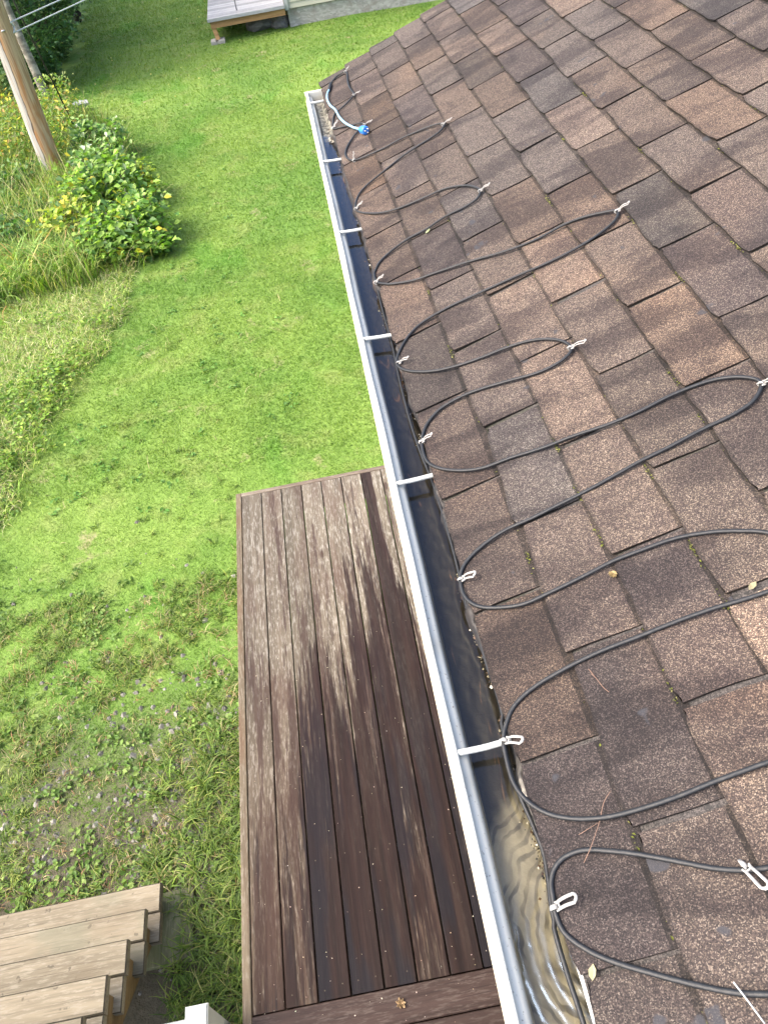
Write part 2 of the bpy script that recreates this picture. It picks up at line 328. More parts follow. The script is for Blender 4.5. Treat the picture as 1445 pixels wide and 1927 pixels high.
def vnoise(x,y,seed=0):
    r=np.random.default_rng(seed).random((64,64)); xi=np.floor(x).astype(int);yi=np.floor(y).astype(int);fx=x-xi;fy=y-yi
    fx=fx*fx*(3-2*fx);fy=fy*fy*(3-2*fy); g=lambda a,b:r[a%64,b%64]
    return (g(xi,yi)*(1-fx)+g(xi+1,yi)*fx)*(1-fy)+(g(xi,yi+1)*(1-fx)+g(xi+1,yi+1)*fx)*fy
def fbm(x,y,seed=0): return .5*vnoise(x,y,seed)+.3*vnoise(x*2.1,y*2.1,seed+1)+.2*vnoise(x*4.3,y*4.3,seed+2)
def leaves(C,size,colr,flat=.5,aspect=1.7,seed=0,down=0.):
    """folded leaf cards around the points C: two quads each, with real tilt"""
    r=np.random.default_rng(seed); n=len(C); size=np.broadcast_to(size,(n,))[:,None]
    az=r.random(n)*2*np.pi; el=(r.random(n)-.5)*2*flat-down
    d=np.stack([np.cos(az)*np.cos(el),np.sin(az)*np.cos(el),np.sin(el)],1)
    up=np.array([0,0,1.])+r.normal(0,.45,(n,3)); sx=np.cross(d,up); sx/=np.linalg.norm(sx,axis=1)[:,None]; nn=np.cross(sx,d)
    h=size/2; wdt=size/aspect/2
    v0=C-d*h; v1=C+d*h-nn*h*.18; ml=C-d*h*.15+sx*wdt+nn*wdt*.35; mr=C-d*h*.15-sx*wdt+nn*wdt*.35
    ml2=C+d*h*.45+sx*wdt*.62+nn*wdt*.1; mr2=C+d*h*.45-sx*wdt*.62+nn*wdt*.1
    V=np.stack([v0,ml,ml2,v1,mr2,mr],1).reshape(-1,3); b=np.arange(n)[:,None]*6
    F=np.stack([b+np.array([0,1,2,3]),b+np.array([0,3,4,5])],1).reshape(-1,4); c=np.repeat(colr,2,axis=0); return V,F,c
def blades(P,h,wd,lean,colr,seed=0,seg=1,az=None,droop=0.):
    r=np.random.default_rng(seed); n=len(P); az=r.random(n)*2*np.pi if az is None else az
    h=np.broadcast_to(h,(n,));wd=np.broadcast_to(wd,(n,)); L=np.broadcast_to(lean,(n,))*(.4+r.random(n)*.9)
    dx=np.stack([np.cos(az),np.sin(az),0*az],1); a2=az+np.pi/2+r.normal(0,.5,n); sx=np.stack([np.cos(a2),np.sin(a2),0*az],1)
    if seg==1:
        tip=P+dx*(h*np.sin(L))[:,None]+np.array([0,0,1.])*(h*np.cos(L))[:,None]
        V=np.stack([P-sx*wd[:,None]/2,P+sx*wd[:,None]/2,tip],1).reshape(-1,3); F=np.arange(3*n).reshape(-1,3); return V,F,colr
    rows=[]
    for i in range(seg+1):
        t=i/seg; ang=L*(.3+1.0*t)+droop*t*t; 
        if i==0: c=P.copy()
        else: c=c+ (dx*np.sin(ang)[:,None]+np.array([0,0,1.])*np.cos(ang)[:,None])*(h/seg)[:,None]
        ww=wd*(1-t**1.6)*.5+.0004; rows+= [c-sx*ww[:,None],c+sx*ww[:,None]]
    V=np.stack(rows,1).reshape(-1,3); k=2*(seg+1); b=np.arange(n)[:,None]*k
    F=np.stack([b+np.array([2*i,2*i+1,2*i+3,2*i+2]) for i in range(seg)],1).reshape(-1,4); return V,F,np.repeat(colr,seg,axis=0)
def vary(n,base,sd=.18,seed=0,tone=.08):
    r=np.random.default_rng(seed); return np.clip(np.array(base)[None]*np.exp(r.normal(0,sd,(n,1)))*(1+r.normal(0,tone,(n,3))),0,1)
def pick(n,pal,wts,seed=0,sd=.15):
    r=np.random.default_rng(seed); i=r.choice(len(pal),n,p=np.array(wts)/sum(wts)); return np.clip(np.array(pal)[i]*np.exp(r.normal(0,sd,(n,1))),0,1)
# traced cable runs: (distance up the slope, distance along the eave) in metres
CABLE= [(0.041, 4.126), (0.051, 4.172), (0.069, 4.204), (0.096, 4.229), (0.124, 4.226), (0.14, 4.218), (0.145, 4.175), (0.136, 4.089), (0.132, 4.009), (0.136, 3.941), (0.14, 3.876), (0.118, 3.843), (0.079, 3.815), (0.051, 3.804), (0.027, 3.787), (0.012, 3.735), (0.002, 3.645), (0.008, 3.629), (0.05, 3.594), (0.094, 3.553), (0.12, 3.53), (0.138, 3.491), (0.128, 3.477), (0.088, 3.449), (0.053, 3.404), (0.031, 3.361), (0.021, 3.32), (0.023, 3.273), (0.034, 3.238), (0.05, 3.214), (0.089, 3.192), (0.136, 3.178), (0.183, 3.165), (0.25, 3.159), (0.3, 3.143), (0.371, 3.116), (0.417, 3.079), (0.413, 3.046), (0.376, 3.023), (0.287, 3.016), (0.221, 3.004), (0.153, 2.98), (0.085, 2.956), (0.035, 2.924), (0.009, 2.876), (-0.002, 2.819), (0.012, 2.77), (0.073, 2.693), (0.143, 2.647), (0.236, 2.62), (0.317, 2.599), (0.377, 2.55), (0.404, 2.504), (0.414, 2.463), (0.397, 2.428), (0.355, 2.418), (0.277, 2.426), (0.21, 2.416), (0.139, 2.419), (0.076, 2.404), (0.027, 2.378), (0.005, 2.345), (-0.004, 2.324), (-0.003, 2.273), (0.022, 2.235), (0.047, 2.211), (0.114, 2.168), (0.182, 2.146), (0.282, 2.111), (0.39, 2.064), (0.484, 2.04), (0.565, 2.039), (0.624, 2.023), (0.676, 1.993), (0.7, 1.972), (0.688, 1.942), (0.65, 1.921), (0.583, 1.906), (0.489, 1.906), (0.367, 1.924), (0.271, 1.936), (0.173, 1.946), (0.085, 1.938), (0.031, 1.901), (-0.005, 1.848), (-0.012, 1.814), (-0.005, 1.787), (0.022, 1.751), (0.071, 1.712), (0.128, 1.685), (0.201, 1.665), (0.274, 1.653), (0.329, 1.637), (0.372, 1.612), (0.404, 1.577), (0.417, 1.54), (0.408, 1.519), (0.373, 1.505), (0.318, 1.507), (0.253, 1.527), (0.185, 1.547), (0.128, 1.557), (0.067, 1.552), (0.023, 1.524), (-0.0, 1.487), (-0.01, 1.442), (-0.006, 1.389), (0.021, 1.348), (0.068, 1.311), (0.117, 1.289), (0.182, 1.28), (0.256, 1.265), (0.329, 1.257), (0.4, 1.244), (0.471, 1.239), (0.543, 1.242), (0.6, 1.237), (0.641, 1.227), (0.677, 1.206), (0.698, 1.182), (0.701, 1.163), (0.688, 1.144), (0.66, 1.126), (0.613, 1.118), (0.558, 1.117), (0.488, 1.111), (0.419, 1.108), (0.358, 1.101), (0.298, 1.095), (0.237, 1.092), (0.176, 1.089), (0.114, 1.089), (0.061, 1.077), (0.019, 1.057), (-0.002, 1.035), (-0.01, 1.01), (-0.011, 0.977), (-0.002, 0.952), (0.017, 0.93), (0.052, 0.911), (0.1, 0.896), (0.162, 0.897), (0.229, 0.901), (0.286, 0.906), (0.338, 0.904), (0.409, 0.898), (0.471, 0.879), (0.519, 0.854), (0.551, 0.831), (0.596, 0.783), (0.611, 0.744), (0.582, 0.724), (0.545, 0.721), (0.498, 0.724), (0.458, 0.727), (0.405, 0.733), (0.34, 0.736), (0.272, 0.736), (0.202, 0.737), (0.139, 0.732), (0.073, 0.721), (0.026, 0.702), (0.0, 0.674), (-0.014, 0.645), (-0.018, 0.614), (-0.018, 0.569), (-0.005, 0.532), (0.023, 0.499), (0.062, 0.477), (0.111, 0.463), (0.162, 0.458), (0.221, 0.457), (0.281, 0.46), (0.33, 0.461), (0.366, 0.461), (0.432, 0.457), (0.485, 0.429), (0.467, 0.372), (0.414, 0.33), (0.351, 0.319), (0.3, 0.327), (0.269, 0.333), (0.23, 0.348), (0.185, 0.372), (0.137, 0.397), (0.101, 0.413), (0.062, 0.427), (0.031, 0.427), (0.01, 0.417), (-0.003, 0.398), (-0.007, 0.376), (-0.01, 0.354), (-0.005, 0.326), (0.017, 0.299), (0.049, 0.274), (0.094, 0.248), (0.143, 0.222), (0.191, 0.2), (0.231, 0.188), (0.3, 0.172)]
SLEEVE= [(0.037, 4.109), (0.023, 4.047), (0.016, 3.974), (0.022, 3.885), (0.038, 3.803), (0.046, 3.694), (0.063, 3.595), (0.088, 3.508), (0.113, 3.456)]
PLUG= [(0.113, 3.456), (0.142, 3.388)]
CLIPS= [(0.14, 4.211, 0.163, 4.204), (0.138, 3.868, 0.173, 3.826), (0.003, 3.644, 0.031, 3.658), (0.136, 3.484, 0.174, 3.447), (0.047, 3.214, 0.054, 3.216), (0.415, 3.068, 0.451, 3.044), (-0.002, 2.815, 0.03, 2.81), (0.413, 2.46, 0.447, 2.446), (-0.007, 2.272, 0.025, 2.264), (0.699, 1.969, 0.732, 1.96), (-0.007, 1.815, 0.025, 1.8), (0.414, 1.535, 0.451, 1.518), (-0.008, 1.467, 0.025, 1.462), (0.7, 1.162, 0.722, 1.148), (-0.008, 1.015, 0.026, 1.005), (-0.013, 0.644, 0.02, 0.627), (-0.01, 0.362, 0.028, 0.364), (0.271, 0.34, 0.286, 0.303)]
GC= [(0.186, 3.62), (0.174, 3.222), (0.168, 2.944), (0.173, 2.65), (0.169, 2.416), (0.158, 2.21), (0.156, 1.964), (0.149, 1.802), (0.146, 1.608), (0.15, 1.476), (0.158, 1.363), (0.161, 1.26), (0.161, 1.141), (0.158, 1.032), (0.156, 0.96), (0.162, 0.891), (0.162, 0.826), (0.165, 0.753), (0.163, 0.697), (0.156, 0.624), (0.158, 0.563), (0.165, 0.51), (0.17, 0.46), (0.166, 0.419), (0.158, 0.372), (0.156, 0.326), (0.157, 0.276), (0.16, 0.216)]

# ================================================================ SETTING: lawn
TH=R(20.2); X0=.167; ZG=3.0; YR=4.305
def rp(s,y,o=0.): return np.array([X0+s*math.cos(TH)-o*math.sin(TH),y,ZG+s*math.sin(TH)+o*math.cos(TH)])
def gz(x,y):
    x=np.asarray(x,float);y=np.asarray(y,float)
    m=1/(1+np.exp(-(y-8)/2.5))
    return (fbm(x*.35+9,y*.35+4,3)-.5)*.16*m + (fbm(x*1.3+2,y*1.3,5)-.5)*.03
def ground():
    xs=np.concatenate([np.linspace(-70,-10,14)[:-1],np.linspace(-10,8,91),np.linspace(8,70,14)[1:]])
    ys=np.concatenate([np.linspace(-40,-3,9)[:-1],np.linspace(-3,28,156),np.linspace(28,140,18)[1:]])
    X,Y=np.meshgrid(xs,ys); V=np.stack([X.ravel(),Y.ravel(),gz(X,Y).ravel()],1); nx=len(xs)
    i,j=np.meshgrid(np.arange(len(ys)-1),np.arange(nx-1),indexing='ij'); a=(i*nx+j).ravel()
    F=np.stack([a,a+1,a+nx+1,a+nx],1); return mesh('lawn',V,F,MAT['lawn'],smooth=True)
tag(ground(),kind='structure')

# ================================================================ HOUSE with shingle roof and gutter
house=empty('house',(2.9,.5,0)); tag(house,'brown shingled house whose roof edge and full gutter run down the picture','house')
def roof():
    E_=.1438; PT=.3295; mb_V=[];mb_F=[];mb_C=[]
    ph=[.265,.100,.262,.09,.262,.083,.24,.069,.22,.047]
    U=MB(); 
    r=np.random.default_rng(11); NS,NY=5,14
    def rough(y,a): return (vnoise(np.asarray(y)*55+a*7,np.asarray(y)*0+a,21)-.5)
    count=0
    for k in range(20):
        p=ph[k%10] if k<10 else (.22 if k%2==0 else .04)
        j0=int((-1.3-p)/PT)-1
        for j in range(j0,16):
            jn=r.normal(0,.006); ya=p+j*PT; yb=ya+PT
            if ya>YR+.02: continue
            ga=.0036+abs(r.normal(0,.0014)); gb=.0034+abs(r.normal(0,.001)); wedge=1.
            big=r.random()
            if big<.20 and 0<=k<7 and yb<2.6: gb=.006+r.random()*.013; wedge=.25
            yl=ya+ga; yh=yb-gb
            end=YR+.07*(k+.5)*E_
            if yh>end: yh=end
            if yh-yl<.03: continue
            # per-tab tone
            t=float(np.clip(r.normal(1.05,.17),.66,1.45)); 
            if r.random()<.15: t*=.72; tone=(t*.96,t*.97,t*1.06)
            else:
                wv=r.normal(.005,.045); tone=(t*(1+wv),t,t*(1-wv))
            h0=.0078+abs(r.normal(0,.0009)); ht=.0015; lift=r.normal(0,.0012,2)
            over=.0 if k else .004
            rot=r.normal(0,.0035)
            V=[]
            rad=.010
            for a in range(NS+1):
                fs=(0,.03,.33,.62,.880,1.)[a]
                yh2=yh+(1-(1-fs)*(1-wedge)-wedge)*(gb-.004) if wedge<1 else yh
                for b in range(NY+1):
                    fy=b/NY; y=yl+(yh2-yl)*fy
                    s=k*E_-over+fs*(E_+.012)
                    if a==0:
                        dy=min(y-yl,yh-y); s+= .005*max(0,1-dy/rad)+.0045*rough(y*1.0,k+j*.37)+.0016*math.sin(y*31+k)
                    s+=rot*(fy-.5)*2*(1-fs)
                    o=h0*(1-fs)+ht*fs+ (lift[0]*(1-fy)+lift[1]*fy)*(1-fs)**2+ .0008*math.sin(y*19+k*2+s*30)
                    if a>0:
                        yy=y+ (rough(s*.9+j,k*3+j)*.003 if b in(0,NY) else 0)
                    else: yy=y+(.005 if b==0 else -.005 if b==NY else 0)
                    V.append(rp(s,yy,o))
            nt_=len(V); 
            # skirts down to the course below
            F=[(a*(NY+1)+b,a*(NY+1)+b+1,(a+1)*(NY+1)+b+1,(a+1)*(NY+1)+b) for a in range(NS) for b in range(NY)]
            rim=[b for b in range(NY,-1,-1)]  # butt edge
            ring=[ (NS-a)*(NY+1)+NY for a in range(NS+1)]+[b for b in range(NY-1,-1,-1)]+[a*(NY+1) for a in range(1,NS+1)]
            base=len(V); dn=np.array([math.sin(TH),0,-math.cos(TH)])
            m_=len(ring)
            for q in ring: V.append(V[q].copy())
            for q in ring: V.append(V[q]+dn*(.0072 if q<=NY else .005))
            for q in range(m_-1): F.append((base+q,base+q+1,base+m_+q+1,base+m_+q))
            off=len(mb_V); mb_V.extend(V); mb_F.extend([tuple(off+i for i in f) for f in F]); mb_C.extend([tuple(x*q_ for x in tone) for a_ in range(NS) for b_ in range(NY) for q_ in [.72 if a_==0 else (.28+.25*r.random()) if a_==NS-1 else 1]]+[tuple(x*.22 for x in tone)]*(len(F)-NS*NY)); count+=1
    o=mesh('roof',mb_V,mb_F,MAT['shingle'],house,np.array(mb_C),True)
    try:
        o.data.shade_auto_smooth if False else None
    except Exception: pass
    # split shading at the butt edges: mark skirts flat
    # backing layer the gaps look down on
    u=MB(); a=rp(-.0,-1.35,-.0015);b=rp(-.0,YR-.003,-.0015);c=rp(3.0,YR+.205,-.0015);d=rp(3.0,-1.35,-.0015)
    a2,b2,c2,d2=[q-np.array([-math.sin(TH),0,math.cos(TH)])*.016 for q in (a,b,c,d)]
    u.add([a,b,c,d,a2,b2,c2,d2],[(3,2,1,0),(4,5,6,7),(0,1,5,4),(1,2,6,5),(2,3,7,6),(3,0,4,7)]); u.build('roof_deck',MAT['under'],house)
    return o
roof()
# other slope, ridge cap, walls, soffit and fascia: what one sees when stepping aside
rx=rp(3.0,0)[0]; rz=rp(3.0,0)[2]
def back():
    mb=MB(); c,s=math.cos(TH),math.sin(TH)
    for k in range(22):
        s0=k*.1438; a=lambda ss,y,o: (rx+ss*c+o*s, y, rz-ss*s+o*c)
        V=[a(s0,-1.35,.002),a(s0,YR+.2,.002),a(s0+.146,YR+.2,.008),a(s0+.146,-1.35,.008),a(s0,-1.35,-.02),a(s0,YR+.2,-.02),a(s0+.146,YR+.2,-.014),a(s0+.146,-1.35,-.014)]
        mb.add(V,[(3,2,1,0),(4,5,6,7),(0,1,5,4),(1,2,6,5),(2,3,7,6),(3,0,4,7)],tuple([.85+.3*((k*7)%5)/5]*3))
    mb.build('rear_roof',MAT['shingle'],house)
    rc=MB()
    for i in range(28):
        y=-1.35+i*.2; rc.tube([(rx,y,rz-.002),(rx,y+.21,rz+.004)],.055,8,(1,1,1),flat=(1.6,.25))
    rc.build('ridge_cap',MAT['shingle'],house)
    bl=rx*2-X0
    wl=MB(); wx0,wx1,wy0,wy1=.62,bl-.45,-1.1,YR-.22
    n=int(2.55/.11)
    for i in range(n):
        z0=.28+i*.11; z1=z0+.108
        wl.add([(wx0-.014,wy0-.014,z0),(wx0-.014,wy1+.014,z0),(wx1+.014,wy1+.014,z0),(wx1+.014,wy0-.014,z0),(wx0,wy0,z1),(wx0,wy1,z1),(wx1,wy1,z1),(wx1,wy0,z1)],
               [(0,1,5,4),(1,2,6,5),(2,3,7,6),(3,0,4,7),(0,3,2,1)])
    zt=.28+n*.11; zz=lambda x: ZG+(min(x,2*rx-x)-X0)*math.tan(TH)-.03
    for yy in (wy0,wy1):
        mid=.5*(wx0+wx1); wl.add([(wx0,yy,zt-.02),(wx1,yy,zt-.02),(wx1,yy,zz(wx1)),(mid,yy,zz(mid)),(wx0,yy,zz(wx0))],[(0,1,2,3,4)])
    wl.build('wall',MAT['siding'],house)
    f=MB(); f.box((wx0+.01,wy0+.01,-.1),(wx1-.01,wy1-.01,.30)); f.build('foundation',MAT['concrete'],house)
    for a0,a1 in ((.206,wx0),(wx1,bl-.041)): MB().box((a0,-1.33,2.84),(a1,YR-.02,2.855)).build('soffit',MAT['vinyl'],house)
    for a0,a1 in ((.1925,.2055),(bl-.04,bl-.02)): MB().box((a0,-1.34,2.835),(a1,YR-.008,2.988)).build('fascia',MAT['vinyl'],house)
    for sgn in (0,1):
        for yy in (YR-.02,-1.37):
            A=rp(.0,yy,-.018);B=rp(3.,yy+(.2 if yy>0 else 0),-.018)
            if sgn: A=A*[-1,1,1]+[2*rx,0,0];B=B*[-1,1,1]+[2*rx,0,0]
            V=[A,B,B-[0,0,.14],A-[0,0,.14]]; V+=[v+np.array([0,.018,0]) for v in V]
            rb=MB(); rb.add(V,[(0,1,2,3),(7,6,5,4),(0,4,5,1),(1,5,6,2),(2,6,7,3),(3,7,4,0)]); rb.build('rake_board',MAT['vinyl'],house)
back()
# exposed strip of white drip edge by the near end of the roof
de=MB(); ys=np.linspace(-.9,.315,26)
V=[];
for i,y in enumerate(ys):
    wv=.003*math.sin(y*40)+.002*math.sin(y*97)+(.0 if i<25 else 0)
    t=np.clip((.315-y)/.03,.15,1)
    V+= [(.164-.001,y,2.9935),(.160+.018*t+wv,y,2.9985),(.169,y,2.975)]
F=[]
for i in range(25): F+= [(3*i,3*i+1,3*i+4,3*i+3),(3*i+2,3*i,3*i+3,3*i+5)]
de.add([tuple(v) for v in V],F); o=de.build('drip_edge',MAT['vinyl'],house); md=o.modifiers.new('t','SOLIDIFY'); md.thickness=.001

# ---------------------------------------------------------------- gutter
ox=lambda y:.0453+.0085*y
prof=[(.003,-.030),(.003,-.004),(.005,-.0005),(.0125,-.0005),(.0150,-.004),(.0150,-.011),(.0175,-.0155),(.021,-.0185),(.0255,-.0205),(.0295,-.0235),(.0325,-.029),(.0345,-.038),(.0365,-.055),(.041,-.078),(.050,-.088)]
def gutter():
    ys=np.concatenate([np.linspace(-1.2,.6,30),np.linspace(.6,4.215,60)[1:]]); V=[];n=len(prof)+4
    for y in ys:
        wob=.0009*math.sin(y*5.3)+.0006*math.sin(y*13.1)
        for a,b in prof: V.append((ox(y)+a+wob,y,ZG+b))
        V+= [(.176,y,ZG-.088),(.184,y,ZG-.084),(.189,y,ZG-.03),(.1905,y,ZG-.0125)]
    F=np.array([(i*n+j,i*n+j+1,(i+1)*n+j+1,(i+1)*n+j) for i in range(len(ys)-1) for j in range(n-1)])
    g=mesh('gutter',V,F,MAT['metal'],house,smooth=True); m=g.modifiers.new('t','SOLIDIFY'); m.thickness=.0014; m.offset=0
    # outer ogee face
    o=[(.003,-.030),(-.003,-.042),(-.001,-.055),(.008,-.066),(.020,-.074),(.028,-.082),(.040,-.0935),(.16,-.0935),(.186,-.0925)]
    V=[];n2=len(o)
    for y in ys: V+= [(ox(y)+a if i<7 else a,y,ZG+b) for i,(a,b) in enumerate(o)]
    F=np.array([(i*n2+j,(i+1)*n2+j,(i+1)*n2+j+1,i*n2+j+1) for i in range(len(ys)-1) for j in range(n2-1)])
    mesh('front_face',V,F,MAT['metal'],g,smooth=True)
    # end cap with a folded flange
    e=MB(); Y=4.215; q=[(ox(Y)+a,ZG+b) for a,b in [(0,-.0005),(.0,-.03),(-.003,-.042),(-.001,-.055),(.008,-.066),(.020,-.074),(.028,-.082),(.040,-.094)]]+[(.19,ZG-.094),(.19,ZG-.006),(.10,ZG-.004)]
    m_=len(q); e.add([(x,Y,z) for x,z in q]+[(x,Y+.003,z) for x,z in q],[tuple(range(m_)),tuple(range(2*m_-1,m_-1,-1))]+[(i,(i+1)%m_,(i+1)%m_+m_,i+m_) for i in range(m_)])
    e.box((ox(Y),Y+.003,ZG-.012),(.19,Y+.009,ZG+.001)); e.box((ox(Y)-.004,Y-.02,ZG-.010),(ox(Y)+.0,Y+.009,ZG+.0012)); e.build('end_cap',MAT['metal'],g)
    for i,(y,dy) in enumerate([(4.08,.0),(3.352,-.012),(2.695,-.008),(1.992,-.009),(1.355,.006),(.646,.002),(-.03,0.)]):
        h=MB(); a=ox(y)+.0155; b=.196; zz=ZG-.0085; P=[(a,y,zz),(a+(b-a)*.35,y+dy*.3,zz-.001),(a+(b-a)*.7,y+dy*.7,zz+(.004 if i==5 else 0)),(b,y+dy,zz+(.006 if i==5 else .001))]
        P=smoothpath(P,4); h.tube(P,.0058,12); h.build('hanger',MAT['ferrule'],g,True)
    return g
gut=gutter()
# silt on the gutter floor with a bank of shingle grit along the back
def silt():
    ys=np.linspace(-1.1,4.20,900); us=np.linspace(0,1,26); Y,U_=np.meshgrid(ys,us,indexing='ij'); X=(ox(Y)+.040)*(1-U_)+.1885*U_
    wet=.0
    bank=np.clip((X-(.150-.003*np.clip(Y-2,0,2)+.016*(fbm(Y*9,Y*0+3,31)-.5)*2))/.018,0,1); bank=bank*bank*(3-2*bank)
    nearf=1/(1+np.exp((Y-.50)/.05)); 
    Z=-.074+.006*fbm(X*60,Y*30,33)+bank*(.050-.030*nearf)
    Z+= bank*.013*(fbm(X*170,Y*170,36)-.5)*(1-.6*nearf)
    far=1/(1+np.exp(-(Y-3.66)/.012)); Z=Z*(1-far)+far*(-.052+.008*fbm(X*80,Y*80,35)+bank*.016)
    dam=np.exp(-((Y-3.64-.012*np.sin(X*90))/.028)**2); Z+=dam*(.014+.016*fbm(X*150,Y*150,37))
    # tongue of grit reaching into the water at the far end
    V=np.stack([X,Y,ZG+Z],-1).reshape(-1,3); n=len(us); i,j=np.meshgrid(np.arange(len(ys)-1),np.arange(n-1),indexing='ij'); a=(i*n+j).ravel()
    o=mesh('silt',V,np.stack([a,a+1,a+n+1,a+n],1),MAT['silt'],smooth=True); tag(o,'dark wet silt and grit lying along the gutter floor','silt',kind='stuff')
silt()
ys=np.linspace(-1.15,3.72,60); n=len(ys); V=[];
for y in ys: V+= [(ox(y)+.0345,y,ZG-.0405),(.1885,y,ZG-.0405)]
tag(mesh('water',V,np.array([(2*i,2*i+1,2*i+3,2*i+2) for i in range(n-1)]),MAT['water'],smooth=True),kind='structure')
# pale and dark grit on the bank + leaf litter
def grit():
    r=np.random.default_rng(5); N=3200; y=r.random(N)*4.2-.4; x=.163+r.normal(0,.0065,N); keep=(fbm(y*5,y*0,41)>.40)|(y>3.6); y=y[keep];x=x[keep]; N=len(y)
    mb_V=[];mb_F=[];C=[]
    base=np.array([(1,0,0),(0,1,0),(-1,0,0),(0,-1,0),(0,0,1),(0,0,-1)],float); fs=[(0,1,4),(1,2,4),(2,3,4),(3,0,4),(1,0,5),(2,1,5),(3,2,5),(0,3,5)]
    for i in range(N):
        sz=.0012+.0022*r.random()**2; 
        if r.random()<.05: sz*=1.8
        z=ZG-.045+.004*r.random()+.30*max(0,x[i]-.158)
        q=base*(r.random((6,1))*.6+.6)*sz*np.array([1,1.2,.7]); b=len(mb_V); mb_V+=list(q+[x[i],y[i],z]); mb_F+=[tuple(b+k for k in f) for f in fs]
        c=(.48,.45,.38) if r.random()<.38 else (.10,.065,.045) if r.random()<.6 else (.03,.028,.027); C+= [c]*8
    for k in range(140): # litter at the far dam
        c0=np.array([ox(3.64)+.06+r.random()*.085,3.645+r.normal(0,.02),ZG-.033+.006*r.random()]); sz=.004+.007*r.random(); t=r.random()*6.28
        d=np.array([math.cos(t),math.sin(t),0])*sz; e=np.array([-math.sin(t),math.cos(t),.4])*sz*.35; b=len(mb_V); mb_V+= [c0-d,c0+e,c0+d,c0-e+[0,0,.002]]; mb_F.append((b,b+1,b+2,b+3)); C.append(((.30,.28,.22),(.12,.09,.05),(.40,.38,.32))[k%3])
    k=NT('grit'); m=k.done(k.bsdf(k.attr(),.8)); tag(mesh('gutter_grit',mb_V,mb_F,m,None,np.array(C)),'pale and dark grit grains caught along the back of the gutter','grit',kind='stuff')
grit()
settle(house)

# ================================================================ heating cable, clips
def r3(L,o): return np.array([rp(s,y,o) for s,y in L])
hc=empty('heating_cable',tuple(rp(.1,2.,0.))); tag(hc,'black heating cable zigzagging over the brown shingles and along the gutter','cable')
P=smoothpath(r3(CABLE,.0122),5); t=MB().tube(P,.0037,8,flat=(1.15,.9)); t.build('cable_loop',MAT['rubber'],hc,True)
G=smoothpath(np.array([(x+.001,y,ZG-.029-.001*math.sin(y*9)) for x,y in GC]+[(.163,.1,ZG-.031),(.166,-.5,ZG-.034),(.166,-.9,ZG-.036)]),5)
G[:,0]=np.minimum(G[:,0],.181)-.005*(G[:,1]<.7)-.003*(G[:,1]<.35)
MB().tube(G,.0040,8).build('gutter_run',MAT['rubber'],hc,True)
S=r3(SLEEVE,.0215); S[0]=rp(.039,4.115,.014); S[-1]=rp(*SLEEVE[-1],.016); S=smoothpath(S,5); MB().tube(S,.0050,10).build('cold_lead',MAT['sleeve'],hc,True)
MB().tube(smoothpath(r3([(.051,4.172),(.041,4.13),(.034,4.10)],.0135),4),.0078,10).build('splice_sleeve',MAT['rubber'],hc,True)
pl=MB(); a=rp(*PLUG[0],.016); b=rp(*PLUG[1],.020); d=(b-a); L=np.linalg.norm(d); d/=L
pl.tube([a-d*.004,a+d*.012,a+d*.020,a+d*.034,a+d*.052,a+d*.056],[.007,.010,.0155,.0175,.0175,.014],12); pb=pl.build('plug',MAT['plug'],hc)
pg=MB(); nrm=np.array([-math.sin(TH),0,math.cos(TH)]); sx=np.cross(d,nrm)
for u,v in ((.007,.003),(-.007,.003),(0,-.009)):
    c=a+d*.055+sx*u+nrm*v; pg.tube([c,c+d*.016],.0026,6)
pg.build('prong',MAT['steel'],pb,True)
settle(hc)
CL=['white cable clip at the topmost bend of the cable on the gable edge','white clip on the second short bend, above the pale blue sleeve','white clip at the gutter edge near the far leaf dam','white clip beside the blue plug','small white clip lying on the cable just above the second gutter hanger',
'white clip at the tip of the loop below the blue plug','white clip at the gutter edge between the second and third hangers from the far end','white clip at the tip of the loop beside the third far hanger','white clip at the gutter edge under the long upper right loop',
'white clip at the tip of the long upper loop, pointing to the top right','white clip at the gutter edge just below the fourth far hanger','white clip at the tip of the short middle loop','white clip at the gutter edge above the hanger level with the deck end',
'white clip at the tip of the loop touching the right edge of the photo','white clip at the gutter edge over the brown-stained water','large white clip at the gutter edge on top of the bent near hanger','large white clip with open slot at the gutter edge beside the rippled water','white clip hanging down from the cable at the lower right edge']
